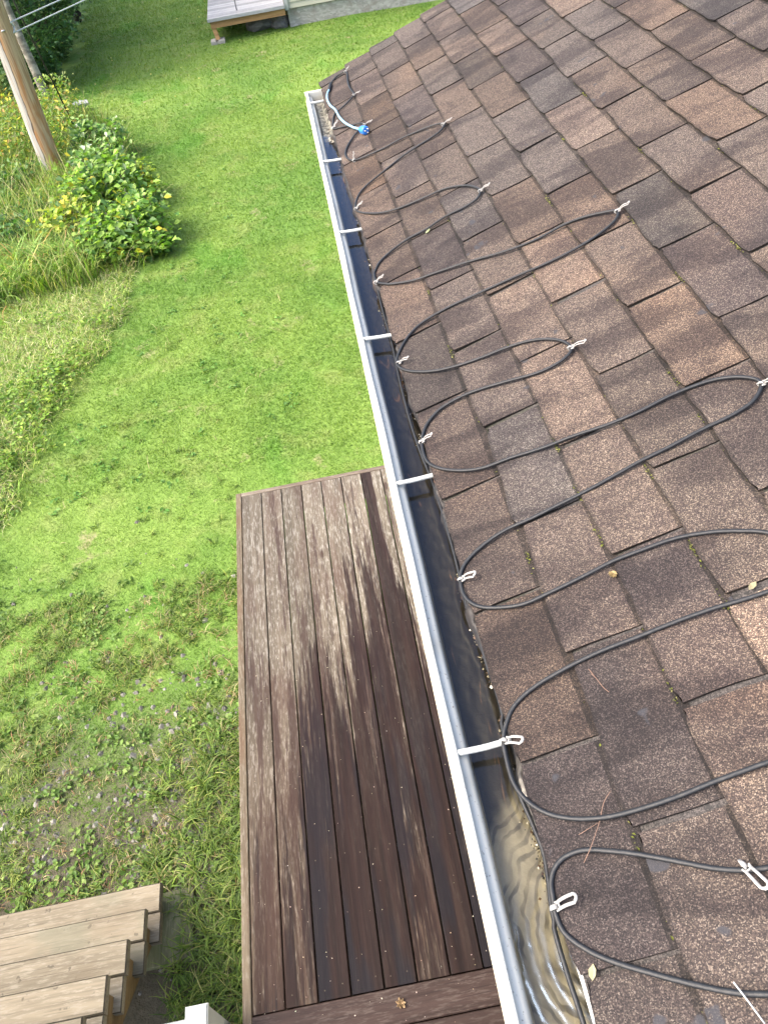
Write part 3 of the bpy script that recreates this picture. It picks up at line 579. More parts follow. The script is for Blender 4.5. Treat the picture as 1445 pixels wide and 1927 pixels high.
for i,(s0,y0,s1,y1) in enumerate(CLIPS):
    root=empty('cable_clip',tuple(rp(s0,y0,.006))); tag(root,CL[i],'cable clip','white clips holding the heating cable')
    a=rp(s0,y0,.0125); b=rp(s1,y1,.024); d=b-a; L=max(.030,np.linalg.norm(d)*1.05); d/=np.linalg.norm(d)
    up=np.array([-math.sin(TH),0,math.cos(TH)]); sx=np.cross(d,up); sx/=np.linalg.norm(sx); up=np.cross(sx,d)
    w2=.0042 if i<14 else .0060
    hp=[a+d*.006+sx*w2*.75]
    for q in np.linspace(0,1,7): hp.append(a+d*(.006+(L-.006)*q*.86)+sx*w2*(.8+.2*q)+up*.004*math.sin(q*3.1))
    for q in np.linspace(0,math.pi,7)[1:-1]: hp.append(a+d*(L*.86+.008*math.sin(q))+sx*w2*math.cos(q)+up*.003)
    for q in np.linspace(1,0,7): hp.append(a+d*(.006+(L-.006)*q*.86)-sx*w2*(.8+.2*q)+up*.004*math.sin(q*3.1))
    MB().tube(hp,.0016 if i<14 else .0022,6,flat=(1.15,.62)).build('paddle',MAT['clip'],root,False)
    cl=MB(); ring=[a+ (d*math.cos(q)*.0060+up*math.sin(q)*.0058) for q in np.linspace(-.6,4.4,12)]
    cl.tube(ring,.0024,6,flat=(1.5,.5)); cl.tube([a+d*.004+sx*.006+up*.001,a+d*.010+sx*.006,a+d*.010-sx*.006,a+d*.004-sx*.006+up*.001],.0018,6); cl.build('clasp',MAT['clip'],root,False)
    settle(root)

# ================================================================ small things on the roof
def twig(name,P,rad,label,mat='twig',side=None):
    t=MB(); t.tube(smoothpath(P,4),rad,5)
    if side is not None: t.tube(side,rad*.7,5)
    o=t.build(name,MAT[mat],None,True); tag(o,label,'twig'); return o
twig('twig',[rp(.170,.716,.008),rp(.177,.69,.011),rp(.182,.672,.009),rp(.188,.660,.008)],.0008,'short pale twig lying on a shingle under the last long loop',side=[rp(.177,.69,.011),rp(.172,.702,.013)])
twig('twig',[rp(.132,.500,.010),rp(.115,.485,.012),rp(.098,.460,.010),rp(.075,.425,.022),rp(.055,.41,.012)],.0007,'long reddish twig lying across the short curl of cable',side=[rp(.098,.46,.010),rp(.06,.452,.01)])
twig('twig',[rp(.197,.208,.030),rp(.203,.190,.022),rp(.212,.160,.010)],.0012,'pale straw stalk at the bottom right corner of the roof','vinyl')
def roofleaf(name,s,y,sz,c,label,cat='leaf',n=1,ang=.5):
    mb=MB(); r=np.random.default_rng(int(s*1000)); 
    for i in range(n):
        a=ang+i*.5; cs=s+math.cos(a)*sz*.45*(i>0); cy=y+math.sin(a)*sz*.45*(i>0)
        ca,sa=math.cos(a),math.sin(a); pts=[(-.5,0),(-.25,.22),(.1,.28),(.5,0),(.15,-.26),(-.22,-.2)]; k=sz*(1 if i==0 else .6)
        V=[rp(cs+(u*ca-v*sa)*k,cy+(u*sa+v*ca)*k,.009+.006*abs(v)*k/.02+.003*r.random()) for u,v in pts]; V.append(rp(cs,cy,.008)); mb.add(V,[(6,j,(j+1)%6) for j in range(6)],tuple(np.array(c)*(.8+.4*r.random())))
    o=mb.build(name,MAT['weed'],None); tag(o,label,cat); return o
roofleaf('cedar_sprig',.281,.882,.015,(.36,.29,.14),'yellowed cedar sprig on a shingle between two loops of cable','sprig',6,2.2)
roofleaf('lichen_flake',.208,2.399,.022,(.42,.48,.30),'pale green lichen flake in the joint beside the upper loop','lichen',3)
roofleaf('dead_leaf',.481,.746,.020,(.42,.40,.24),'small dull leaf near the right edge under the large loop','leaf',1)
roofleaf('dead_leaf',.018,.268,.022,(.52,.50,.30),'yellowish leaf stuck on the white drip edge','leaf',1,1.2)
# moss along the joints
def moss():
    r=np.random.default_rng(9); C=[];cl=[]
    E_=.1438
    spots=[(2,.98),(2,1.26),(3,1.08),(1,1.0),(4,.82),(3,.86),(2,1.1),(4,1.15),(1,1.76),(5,1.6),(3,1.9),(4,2.2),(6,1.6),(7,2.0),(1,.43),(2,.62),(5,1.9),(6,2.2),(3,.74),(4,1.3),(2,2.4),(1,2.08),(8,2.1),(5,2.5),(6,2.7)]
    for k,y in spots:
        n=r.integers(8,26); 
        for i in range(n): C.append(rp(k*E_+r.normal(-.004,.002),y+r.normal(0,.014),.004+.003*r.random()))
    for i in range(500):
        k=r.integers(1,14); C.append(rp(k*E_-.003+r.normal(0,.0015),r.random()*4.4-.1,.003))
    C=np.array(C); V,F,c=leaves(C,r.random(len(C))*.004+.003,pick(len(C),[(.16,.20,.03),(.28,.30,.10),(.09,.10,.04)],[3,1,2],3),seed=4); tag(mesh('moss',V,F,MAT['moss'],None,c),'tufts of green moss growing in the shingle joints','moss',kind='stuff')
moss()

# ================================================================ DECK
DZ=.45; dx=lambda y:-.944+.0094*y; PW=.1465
def plank(mb,p0,p1,wd,z,th,c,gap=.004,seg=1,cup=0):
    """plank from p0 to p1 (xy), width wd to its right, with eased top edges"""
    p0=np.array(p0,float);p1=np.array(p1,float);d=p1-p0;L=np.linalg.norm(d);d/=L;s=np.array([d[1],-d[0]]); e=.004
    V=[]
    for t in (0,L):
        for u,h in ((gap/2,z-th),(gap/2,z-e),(gap/2+e,z),(wd/2,z-cup),(wd-gap/2-e,z),(wd-gap/2,z-e),(wd-gap/2,z-th)): q=p0+d*t+s*u; V.append((q[0],q[1],h))
    F=[(i,i+1,i+8,i+7) for i in range(6)]+[(6,0,7,13),(0,6,5,4,3,2,1),(7,8,9,10,11,12,13)]; mb.add(V,F,c)
deck=empty('wooden_deck',(-.2,1.8,0)); tag(deck,'weathered wooden deck, wet and purple-brown along the gutter','deck')
rr=np.random.default_rng(3); b=MB()
for i in range(11):
    c=tuple(.12+.88*rr.random(3)); z=DZ+rr.normal(0,.0008); plank(b,(dx(.905)+i*PW,.905),(dx(4.165)+i*PW,4.165),PW,z,.032,c,.0055,cup=.0012)
b.build('decking',MAT['deck'],deck)
b=MB(); plank(b,(dx(-1.5)-.0435,-1.5),(dx(4.2)-.0435,4.205),.0425,DZ+.001,.14,(.3,.7,.2),.002); b.build('side_trim',MAT['trim'],deck)
b=MB(); plank(b,(dx(4.17),4.208),(.61,4.208),.039,DZ+.0005,.14,(.6,.2,.8),.002); b.build('end_trim',MAT['trim_x'],deck)
b=MB()
for i in range(14): plank(b,(dx(.9),.902-i*.1465),(.61,.902-i*.1465),.1465,DZ+rr.normal(0,.0006),.032,tuple(.12+.88*rr.random(3)),.0055)
b.build('cross_boards',MAT['deck_x'],deck)
for yy in (.2,1.5,2.8,4.09):
    j=MB(); j.box((dx(yy)+.02,yy-.019,DZ-.17),(.60,yy+.019,DZ-.034)); j.build('joist',MAT['trim_x'],deck)
for yy in (.2,2.3,4.05):
    for xx in (dx(yy)+.03,.45):
        j=MB(); j.box((xx,yy-.085,-.05),(xx+.089,yy+.0-.021,DZ-.036),bev=.004); j.build('post',MAT['joist'],deck)
# screws
scr=MB().tube([(0,0,-.004),(0,0,.0006)],.0032,6).build('screw',MAT['dirt'],deck); scr.location=(dx(.95)+.035,.95,DZ); first=True
for i in range(7):
    for yy in (.2+.75,1.5,2.15,2.8,3.45,4.1):
        for u in (.035,.11):
            x=dx(yy)+i*PW+u+rr.normal(0,.003); y=yy+rr.normal(0,.006); 
            if first: first=False; continue
            q_=scr.copy(); q_.location=(x,y,DZ); link(q_,deck)
settle(deck)
# crumpled dead leaf on the cross boards
lf=MB(); r=np.random.default_rng(2); cx,cy=-.289,.833
for k in range(7):
    a=k*.9; L=.016+.012*r.random(); ca,sa=math.cos(a),math.sin(a); V=[(cx,cy,DZ+.006)]
    for u,v,h in ((.4,.3,.012),(.9,.22,.006),(1.15,0,.014),(.85,-.25,.004),(.4,-.3,.010)): V.append((cx+(u*ca-v*sa)*L,cy+(u*sa+v*ca)*L,DZ+.003+h*(.5+r.random())))
    lf.add(V,[(0,1,2),(0,2,3),(0,3,4),(0,4,5)],(.9,.9,.9))
tag(lf.build('dead_leaf',MAT['deadleaf'],None),'crumpled tan dead leaf on the dark cross board of the deck','leaf')
# specks of grit on the deck
C=np.stack([r.random(150)*1.05-.9,.6+2.2*r.random(150)**1.5,np.full(150,DZ+.002)],1); V,F,c=leaves(C,.003+.005*r.random(150)**2,vary(150,(.55,.5,.42),.3,1),flat=.2,seed=8); tag(mesh('deck_litter',V,F,MAT['weed'],None,c),'pale specks of litter scattered on the wet deck','litter',kind='stuff')

# ================================================================ STEPS
st=empty('wooden_steps',(-2.2,1.3,0)); tag(st,'pale timber steps with broad treads in the lower left corner','steps')
XR=-1.457; XL=-3.3
for k in range(7):
    y0=1.652-.19*k; z=.2+.198*k; t=MB()
    c1=tuple(.12+.88*rr.random(3));c2=tuple(.12+.88*rr.random(3))
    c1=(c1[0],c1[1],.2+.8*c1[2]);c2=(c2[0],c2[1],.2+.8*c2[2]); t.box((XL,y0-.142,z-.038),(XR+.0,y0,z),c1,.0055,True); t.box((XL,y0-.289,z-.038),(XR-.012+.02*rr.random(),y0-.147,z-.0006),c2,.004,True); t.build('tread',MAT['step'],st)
for nx,xs in enumerate((XR-.085,XR-1.0,XL+.06)):
    g=MB(); th=.040; pts=[]
    # saw-tooth upper edge, straight lower edge
    up=[]
    for k in range(7):
        y0=1.652-.19*k; z=.2+.198*k-.0385; up+= [(y0-.035,z),(y0-.19-.035,z)]
    lo=[(up[-1][0],up[-1][1]-.34),(up[0][0]-.02,-.02),(up[0][0],-.02)]
    poly=up+lo
    V=[(xs,y,z) for y,z in poly]+[(xs+th,y,z) for y,z in poly]; m_=len(poly); quads=[(i,(i+1)%m_,(i+1)%m_+m_,i+m_) for i in range(m_)]
    F=quads[:]
    import mathutils
    tri=mathutils.geometry.tessellate_polygon([[Vector((0,y,z)) for y,z in poly]])
    F+= [tuple(t) for t in tri]+[tuple(i+m_ for i in reversed(t)) for t in tri]
    g.add(V,F,tuple(.12+.88*rr.random(3))); g.build('stringer',MAT['string'],st)
settle(st)
b=MB(); b.box((-1.72,1.30,-.01),(-1.335,1.66,.034),(.2,.6,.5),.005); tag(b.build('ground_board',MAT['pad']),'mossy green board on the grass under the foot of the steps','board')
# white railing post with a rail, beside the steps
rl=empty('railing',(-1.11,.9,0)); tag(rl,'white vinyl railing post with a square cap at the bottom edge','railing')
p=MB(); p.box((-1.146,.834,0),(-1.061,.919,.690),bev=.004); p.build('post',MAT['vinyl'],rl)
p=MB(); p.box((-1.1515,.829,.690),(-1.0555,.9245,.705),bev=.003); p.box((-1.146,.834,.705),(-1.061,.919,.712),bev=.006); p.build('post_cap',MAT['vinyl'],rl)
p=MB(); p.box((-1.40,.845,.600),(-1.146,.895,.650),bev=.006); p.build('rail',MAT['vinyl'],rl)
p=MB(); p.box((-1.40,.845,.10),(-1.146,.895,.14),bev=.004); p.build('bottom_rail',MAT['vinyl'],rl)
for xx in (-1.37,-1.27):
    p=MB(); p.box((xx,.855,.14),(xx+.03,.885,.60)); p.build('baluster',MAT['vinyl'],rl)
settle(rl)

# ================================================================ POLE, clothesline, guy
def zat(x,y): return float(gz(x,y))
pe=empty('utility_pole',(-3.54,11.96,0)); tag(pe,'leaning utility pole, half weathered grey and half orange-brown wood','pole')
P=[(0,0,z) for z in np.linspace(-.3,9.5,40)]
o=MB().tube(P,np.linspace(.150,.105,40),22).build('shaft',MAT['pole'],None,True); o.rotation_euler=(0,math.atan(.057),0); o.rotation_euler.rotate_axis('Z',0); o.parent=pe
bx=MB(); bx.box((-.9,-.05,8.8),(.9,.05,8.92)); o2=bx.build('crossarm',MAT['joist'],None); o2.rotation_euler=(0,math.atan(.057),0); o2.parent=pe
for xx in (-.75,.75):
    i_=MB().tube([(xx,0,8.92),(xx,0,9.0),(xx,0,9.02),(xx,0,9.10)],[.02,.02,.045,.03],10).build('insulator',MAT['vinyl'],None,True); i_.rotation_euler=(0,math.atan(.057),0); i_.parent=pe
cl=empty('clothesline',(-3.29,11.96,2.0)); tag(cl,'pale double clothesline running from the pole towards the far house','clothesline')
wd=np.array([.5356,.8445,0.]); A=np.array([-3.29,11.96,2.06]); s=np.linspace(0,1,24)
for dz,nm in ((0,'line'),(-.115,'line')):
    Bp=A+wd*9.0+np.array([0,0,.0]); P=[A*(1-t)+Bp*t+np.array([0,0,dz-.12*4*t*(1-t)*.25]) for t in s]; MB().tube(P,.0085,6).build(nm,MAT['rope'],cl,True)
pu=MB(); th=np.linspace(0,2*np.pi,17); pu.tube([A+wd*(-.02+.055*math.cos(t))+np.array([0,0,-.055+.058*math.sin(t)]) for t in th],.013,8); pu.build('pulley',MAT['rope'],cl,True)
pu=MB(); pu.tube([A-wd*.18+[0,0,-.05],A-wd*.02+[0,0,-.05]],.012,6); pu.build('hook',MAT['steel'],cl,True)
settle(cl)
g=MB().tube([(-3.40,13.6,0),(-3.54+.057*4,12.05,4.)],.011,6).build('guy_wire',MAT['black'],None,True); tag(g,'thin dark guy wire slanting up from the shrubs behind the pole','wire')
# timber scraps
for k,(x,y,L,a,z,tl) in enumerate([(-3.83,15.30,.62,.75,.05,'upper pale board of the little timber heap at the lawn edge'),(-3.70,15.05,.5,.95,.05,'lower pale board of the little timber heap at the lawn edge'),(-3.60,15.08,.36,.35,.11,'short red-tipped offcut lying on the timber heap')]):
    b=MB(); b.box((-L/2,-.06,-.02),(L/2,.06,.025),(.3+.2*k,.4,.6),.006); o=b.build('timber_offcut',MAT['greydeck'],None); o.location=(x,y,z+zat(x,y)+.03); o.rotation_euler=(.1*k,.08,a); tag(o,tl,'timber offcut')
# tyre at the foot of the trees
t=MB(); th=np.linspace(0,2*np.pi,25); t.tube([(0,.27*math.cos(q),.27*math.sin(q)) for q in th],.075,10,flat=(1,1.2)); o=t.build('tyre',MAT['black'],None,True); o.location=(-4.52,21.9,.26); o.rotation_euler=(0,.1,.5); tag(o,'old black tyre standing at the edge of the trees','tyre')
# gravel lane beyond the trees
def strip(name,pts,wd,mat,z):
    V=[];n=len(pts)
    for i,(x,y) in enumerate(pts): V+= [(x-wd/2,y,z+zat(x-wd/2,y)),(x+wd/2,y,z+zat(x+wd/2,y))]
    return mesh(name,V,np.array([(2*i,2*i+1,2*i+3,2*i+2) for i in range(n-1)]),mat)
tag(strip('gravel_path',[(-9.5-.05*i,10+i*2) for i in range(30)],3.2,MAT['concrete'],.05),kind='structure')

# ================================================================ NEIGHBOUR: house corner and its low deck
nh=empty('neighbour_house',(3.,20,0)); tag(nh,'cream sided neighbouring house with a mottled grey skirting, at the top','house')
b=MB(); b.box((.30,18.06,-.1),(9.,24.,.285)); b.build('skirting',MAT['osb'],nh)
b=MB()
for i in range(26):
    z0=.30+i*.105; a,f=.284,18.02
    b.add([(a,f,z0),(9.03,f,z0),(9.03,24.05,z0),(a,24.05,z0),(a+.02,f+.02,z0+.104),(9.01,f+.02,z0+.104),(9.01,24.03,z0+.104),(a+.02,24.03,z0+.104)],[(0,1,5,4),(1,2,6,5),(2,3,7,6),(3,0,4,7),(0,3,2,1)])
b.build('wall',MAT['siding'],nh)
b=MB(); b.box((.262,17.995,.285),(.33,18.018,3.0)); b.box((.262,18.018,.285),(.282,18.08,3.0)); b.build('corner_trim',MAT['vinyl'],nh)
b=MB(); b.add([(-.1,17.7,3.0),(9.4,17.7,3.0),(9.4,21,4.2),(-.1,21,4.2),(9.4,24.4,3.0),(-.1,24.4,3.0),(-.1,17.7,2.93),(9.4,17.7,2.93),(9.4,24.4,2.93),(-.1,24.4,2.93)],[(0,1,2,3),(3,2,4,5),(6,9,8,7),(0,6,7,1),(1,7,8,4,2),(5,4,8,9),(0,3,5,9,6)]); b.build('roof',MAT['shingle'],nh)
b=MB(); b.box((5,18.0,1.0),(6.3,18.05,2.1)); b.build('window',MAT['vinyl'],nh)
settle(nh)
nd=empty('neighbour_deck',(-.5,18.8,0)); tag(nd,'pale grey topped low deck with a new pine rim on a slanted post','deck')
b=MB()
for i in range(18): plank(b,(-1.27,17.98+i*.142),(.25,17.98+i*.142),.142,.42,.03,tuple(.12+.88*rr.random(3)),.006)
b.build('decking',MAT['greydeck'],nd)
b=MB(); b.box((-1.275,17.795,.365),(.255,17.836,.425),(.5,.5,.5),.003); b.build('edge_board',MAT['greydeck'],nd)
b=MB(); b.box((-1.235,17.84,.245),(.25,17.878,.362),(.2,.4,.5),.003); b.box((-1.235,17.88,.245),(-1.195,20.4,.362),(.7,.4,.5)); b.build('rim_board',MAT['pine'],nd)
b=MB(); V=[(-1.235,17.88,.30),(-1.155,17.88,.30),(-1.155,17.96,.30),(-1.235,17.96,.30),(-1.20,17.86,.04),(-1.12,17.86,.04),(-1.12,17.94,.04),(-1.20,17.94,.04)]
b.add(V,[(0,1,2,3),(7,6,5,4),(0,4,5,1),(1,5,6,2),(2,6,7,3),(3,7,4,0)]); b.build('post',MAT['pine'],nd)
for xx in (-.68,):
    b=MB(); b.tube([(xx,18.10,.42),(xx,18.10,1.35)],.012,8); b.build('rail_post',MAT['steel'],nd,True)
for a0 in (.15,-1.23): MB().box((a0,20.3,-.05),(a0+.09,20.39,.26)).build('rear_post',MAT['pine'],nd)
settle(nd)
b=MB()
b.box((-1.31,17.80,.0),(-1.20,18.0,.075),bev=.01); b.box((-1.155,17.80,.0),(-1.03,18.0,.075),bev=.01); b.box((-1.20,17.82,.0),(-1.155,17.98,.045)); o=b.build('concrete_block',MAT['concrete'],None); o.location.z=zat(-1.17,17.9)-.01; tag(o,'pale concrete block under the slanted post of the far deck','block')
def rock(name,c,sz,seed,mat,label=None):
    r=np.random.default_rng(seed); import bmesh
    bm=bmesh.new(); bmesh.ops.create_icosphere(bm,subdivisions=3,radius=1.)
    for v in bm.verts:
        p=np.array(v.co); n=1+.35*(fbm(np.array([p[0]*1.3+seed]),np.array([p[1]*1.3+p[2]*1.7]),seed)[0]-.5)*2; v.co=Vector(p*n*np.array(sz))
    me=bpy.data.meshes.new(name); bm.to_mesh(me); bm.free(); me.materials.append(MAT[mat]); o=bpy.data.objects.new(name,me); o.location=c; link(o)
    if label: tag(o,label,'rock')
    return o
rock('rock',(-.28,18.35,.07),(.30,.24,.16),3,'stone','dull grey boulder in the shade under the far deck')
rock('rock',(.12,18.25,.05),(.22,.2,.13),5,'stone','smaller boulder under the far deck beside the house corner')

# ================================================================ STONES near the steps
def stones():
    r=np.random.default_rng(12); VV=[];FF=[];C=[]
    base=np.array([(1,0,0),(.3,.95,0),(-.8,.6,0),(-.9,-.5,0),(.2,-1,0),(.1,.1,.8),(.4,-.3,.6)],float); fs=[(0,1,5),(1,2,5),(2,3,5),(3,4,6),(4,0,6),(0,5,6),(5,3,6)]
    cl=[(-1.55,1.95,.18,120),(-1.35,2.3,.25,170),(-1.2,2.7,.25,150),(-2.35,2.15,.18,110),(-1.9,2.6,.3,100),(-1.3,1.75,.1,50),(-1.6,3.0,.5,120),(-2.2,3.2,.6,90),(-1.2,1.2,.3,60)]
    for cx,cy,sd,n in cl:
        for i in range(n):
            x=cx+r.normal(0,sd);y=cy+r.normal(0,sd)
            sz=(.006+.020*r.random()**2.2); q=base*sz*(.7+.6*r.random((7,1)));a=r.random()*6.28; q[:,:2]=q[:,:2]@np.array([[math.cos(a),-math.sin(a)],[math.sin(a),math.cos(a)]]); b=len(VV); VV+=list(q+[x,y,zat(x,y)]); FF+=[tuple(b+k for k in f) for f in fs]
            g=.07+.17*r.random()**1.3; C+= [(g,g*.97,g*.90)]*7
    k=NT('gravel'); m=k.done(k.bsdf(k.mix(1.,k.attr(),k.mix(k.noise(k.pos(),60,3),(.7,.7,.7),(1.2,1.2,1.2)),'MULTIPLY'),.85)); tag(mesh('gravel',VV,FF,m,None,np.array(C)),'grey gravel and pebbles showing through the thin grass by the steps','gravel',kind='stuff')
stones()

# ================================================================ GRASS AND WEEDS
BND=np.array([(-3.3,2.0),(-3.05,4.94),(-2.88,5.56),(-2.69,6.61),(-2.39,7.35),(-2.3,8.31),(-1.85,9.12),(-1.85,9.97),(-2.74,13.45),(-3.74,15.23),(-4.24,16.07),(-3.99,18.9),(-4.33,20.76),(-4.5,23.8),(-5.,30)])
bx_=lambda y: np.interp(y,BND[:,1],BND[:,0])
def scatter(n,x0,x1,y0,y1,seed,fn):
    r=np.random.default_rng(seed); x=x0+(x1-x0)*r.random(n); y=y0+(y1-y0)*r.random(n); k=fn(x,y,r); return np.stack([x[k],y[k],gz(x[k],y[k])],1)
onlawn=lambda x,y:(x>bx_(y)+.05*np.sin(y*9))&~((x>dx(0)-.04)&(x<.6)&(y<4.2))&~((x>.62)&(y<4.1))&~((x>.30)&(y>18.04))&~((x<XR+.02)&(y<1.67))
def joinp(name,parts,mat,label,cat):
    V=[];F=[];C=[];o=0
    k=max(p[1].shape[1] for p in parts)
    for v,f,c in parts:
        if f.shape[1]<k: f=np.concatenate([f,f[:,-1:]],1)
        V.append(v);F.append(f+o);C.append(c);o+=len(v)
    ob=mesh(name,np.concatenate(V),np.concatenate(F),mat,None,np.concatenate(C)); return tag(ob,label,cat,kind='stuff')
def lawn_grass():
    V=[];F=[];C=[];o=0
    for (n,x0,x1,y0,y1,h,wd,lean,sd) in [(90000,-3.4,.2,1.0,5.0,.030,.0045,1.15,1),(100000,-3.2,.6,5.0,9.0,.032,.007,1.15,2),(85000,-3.6,1.6,9,14,.034,.010,1.1,3),(90000,-4.8,3.2,14,24,.038,.015,1.0,4)]:
        P=scatter(n,x0,x1,y0,y1,sd,lambda x,y,r: onlawn(x,y)&(r.random(len(x))<np.where(y<4.4,.25+.75*np.clip((fbm(x*1.7,y*1.7,51)-.36)*5+np.clip((y-2.2)/2.2,0,1),0,1),1)))
        r=np.random.default_rng(sd+60); m=len(P); hh=h*(.5+r.random(m)*.9); v,f,c=blades(P,hh,wd*(.7+.6*r.random(m)),lean,pick(m,[(1.,1.05,.9),(1.25,1.22,1.2),(.72,.80,.7),(1.6,1.25,1.9)],[5,3,3,.8],sd),sd+20)
        V.append(v);F.append(f+o);C.append(c);o+=len(v)
    tag(mesh('lawn_grass',np.concatenate(V),np.concatenate(F),MAT['grass'],None,np.concatenate(C)),'short mown bright green lawn grass','grass',kind='stuff')
lawn_grass()
GREENS=[(.11,.20,.028),(.16,.27,.036),(.07,.14,.022),(.24,.31,.06)]; STRAW=[(.42,.37,.21),(.33,.29,.15),(.27,.29,.10)]
def weeds():
    parts=[]
    # coarse tufts by the steps and the deck
    r=np.random.default_rng(77)
    def tufts(n,x0,x1,y0,y1,seed,h,wd,per,pal,wt,fn=None):
        P=scatter(n,x0,x1,y0,y1,seed,lambda x,y,rr_: onlawn(x,y)&((fn(x,y,rr_)) if fn else True)); q=np.repeat(P,per,axis=0); rq=np.random.default_rng(seed); q[:,:2]+=rq.normal(0,.018,(len(q),2)); m=len(q)
        hs=np.repeat(.6+.8*rq.random(len(P)),per); return blades(q,h*hs*(.6+.6*rq.random(m)),wd*(.7+.6*rq.random(m)),.85,pick(m,pal,wt,seed,.22),seed+5,seg=3,droop=.7)
    parts.append(tufts(1300,-1.6,-.9,.3,2.6,101,.12,.006,14,GREENS+STRAW[2:],[4,4,4,2,1.2],lambda x,y,q:q.random(len(x))<np.clip(1.25-.45*(y-.3)/1.,.12,1)*np.clip(1-(-x-.95)/.9,.25,1)))
    parts.append(tufts(1500,-3.3,-.98,1.6,3.9,102,.065,.0055,16,GREENS+STRAW[2:],[5,4,3,3,1.],lambda x,y,q:(fbm(x*2.2,y*2.2,52)>.50)))
    parts.append(tufts(150,-3.2,-.98,3.6,7.2,103,.05,.006,14,GREENS,[5,4,3,3],lambda x,y,q:(fbm(x*1.5,y*1.5,53)>.52)))
    # dead stalks
    parts.append(tufts(500,-3.2,-.98,1.5,3.8,104,.07,.0035,7,STRAW+[(.30,.17,.08)],[2,2,1,2]))
    parts.append(tufts(90,-3.2,-.5,4.0,9.,105,.10,.0035,2,STRAW,[2,2,1]))
    joinp('grass_tufts',parts,MAT['weed'],'coarse green grass tufts and dry stalks in the stony ground by the steps','grass')
    # broad-leaved weeds
    P=scatter(1300,-3.2,-.93,.4,4.2,111,lambda x,y,q:onlawn(x,y)&(fbm(x*2.7,y*2.7,54)+.25*(y<2)-.12*(y-2)>.46)); q=np.repeat(P,7,axis=0); rq=np.random.default_rng(4); q[:,:2]+=rq.normal(0,.022,(len(q),2)); q[:,2]+=.006+.03*rq.random(len(q))
    a=leaves(q,.020+.022*rq.random(len(q)),pick(len(q),[(.09,.19,.03),(.14,.26,.04),(.19,.30,.06)],[4,3,2],6),flat=.45,aspect=1.5,seed=7)
    P=scatter(170,-3.2,-.5,4.,12,112,lambda x,y,q:onlawn(x,y)&(fbm(x*1.7,y*1.7,55)>.5)); q2=np.repeat(P,6,axis=0); q2[:,:2]+=rq.normal(0,.03,(len(q2),2)); q2[:,2]+=.008+.02*rq.random(len(q2))
    b=leaves(q2,.03+.02*rq.random(len(q2)),pick(len(q2),[(.08,.22,.03),(.14,.30,.05)],[4,3],6),flat=.4,aspect=1.6,seed=8)
    joinp('ground_weeds',[a,b],MAT['weed'],'low clover and broad-leaved weeds in the lawn','weeds')
    # little yellow flowers far away
    P=scatter(110,-4.2,1.5,14,24,113,lambda x,y,q:onlawn(x,y)&(x<-1+.3*(y-16))); P[:,2]+=.05; joinp('dandelions',[leaves(P,.035,vary(len(P),(.50,.50,.16),.15,3),flat=.2,aspect=1.1,seed=9)],MAT['weed'],'tiny yellow flowers dotted over the far lawn','flowers')
weeds()
def verge():
    fz=np.random.default_rng(91); off=lambda x,y: x<bx_(y)+.05*np.sin(y*9)+.30*(fbm(x*0+3,y*2.2,61)-.5)+fz.normal(0,.07,len(x))
    parts=[]
    def bl(n,x0,x1,y0,y1,seed,h,wd,lean,pal,wt,fn=lambda x,y,q:True,seg=3,droop=.6):
        P=scatter(n,x0,x1,y0,y1,seed,lambda x,y,q: off(x,y)&fn(x,y,q)); r=np.random.default_rng(seed+1); m=len(P); return blades(P,h*(.4+.9*r.random(m)),wd*(.7+.6*r.random(m)),lean,pick(m,pal,wt,seed,.25),seed+2,seg=seg,droop=droop)
    parts.append(bl(60000,-4.6,-2.2,3.6,9.4,201,.13,.008,1.1,GREENS+STRAW,[5,5,2,5,1.5,1.5,3]))
    # dry windrow
    parts.append(bl(42000,-4.2,-2.2,4.2,9.2,202,.15,.005,1.45,[(.50,.47,.32),(.40,.38,.22),(.27,.35,.12),(.19,.31,.07)],[3,2,3,3],lambda x,y,q:(fbm(x*1.6,y*1.3,56)+.30*np.exp(-((x-bx_(y)+.55)/.4)**2)>.56)))
    parts.append(bl(26000,-6.5,-1.9,8.8,17,203,.30,.011,.6,GREENS+STRAW,[4,4,4,3,2,1.5,2]))
    parts.append(bl(7000,-6.8,-3.0,9.5,14.2,204,.62,.010,.35,STRAW+GREENS[:2],[2,1.5,2,3,3],lambda x,y,q:fbm(x*.9,y*.9,57)>.45))
    parts.append(bl(14000,-5.2,-2.6,8.6,13,205,.5,.010,.5,GREENS+STRAW,[4,4,4,3,1,1,2]))
    joinp('rough_grass',parts,MAT['rough'],'long rough grass and dry cut hay left of the lawn','grass')
    P=scatter(3800,-4.4,-2.3,3.4,8.,211,lambda x,y,q: off(x,y)&(fbm(x*1.8,y*1.8,58)>.52)); r=np.random.default_rng(8); q=np.repeat(P,4,axis=0); q[:,:2]+=r.normal(0,.05,(len(q),2)); q[:,2]+=.02+.14*r.random(len(q))
    a=leaves(q,.035+.03*r.random(len(q)),pick(len(q),GREENS,[4,4,3,3],6),flat=.5,aspect=1.9,seed=11)
    P=scatter(9000,-7,-3.2,10.5,17.5,212,lambda x,y,q: off(x,y)&(y<14.6+.5*(x+4))&(x<-3.2-.08*(y-12))); q=np.repeat(P,4,axis=0); q[:,:2]+=r.normal(0,.06,(len(q),2)); q[:,2]+=.06+np.where((q[:,1]<12.2),.25,.70)*r.random(len(q))
    b=leaves(q,.05+.05*r.random(len(q)),pick(len(q),[(.10,.20,.035),(.20,.28,.06),(.42,.38,.05),(.34,.22,.08),(.14,.17,.06)],[4,4,1.4,.8,3],6),flat=.9,aspect=2.4,seed=12)
    joinp('meadow_plants',[a,b],MAT['rough'],'goldenrod and mixed meadow plants around the pole','plants')
verge()

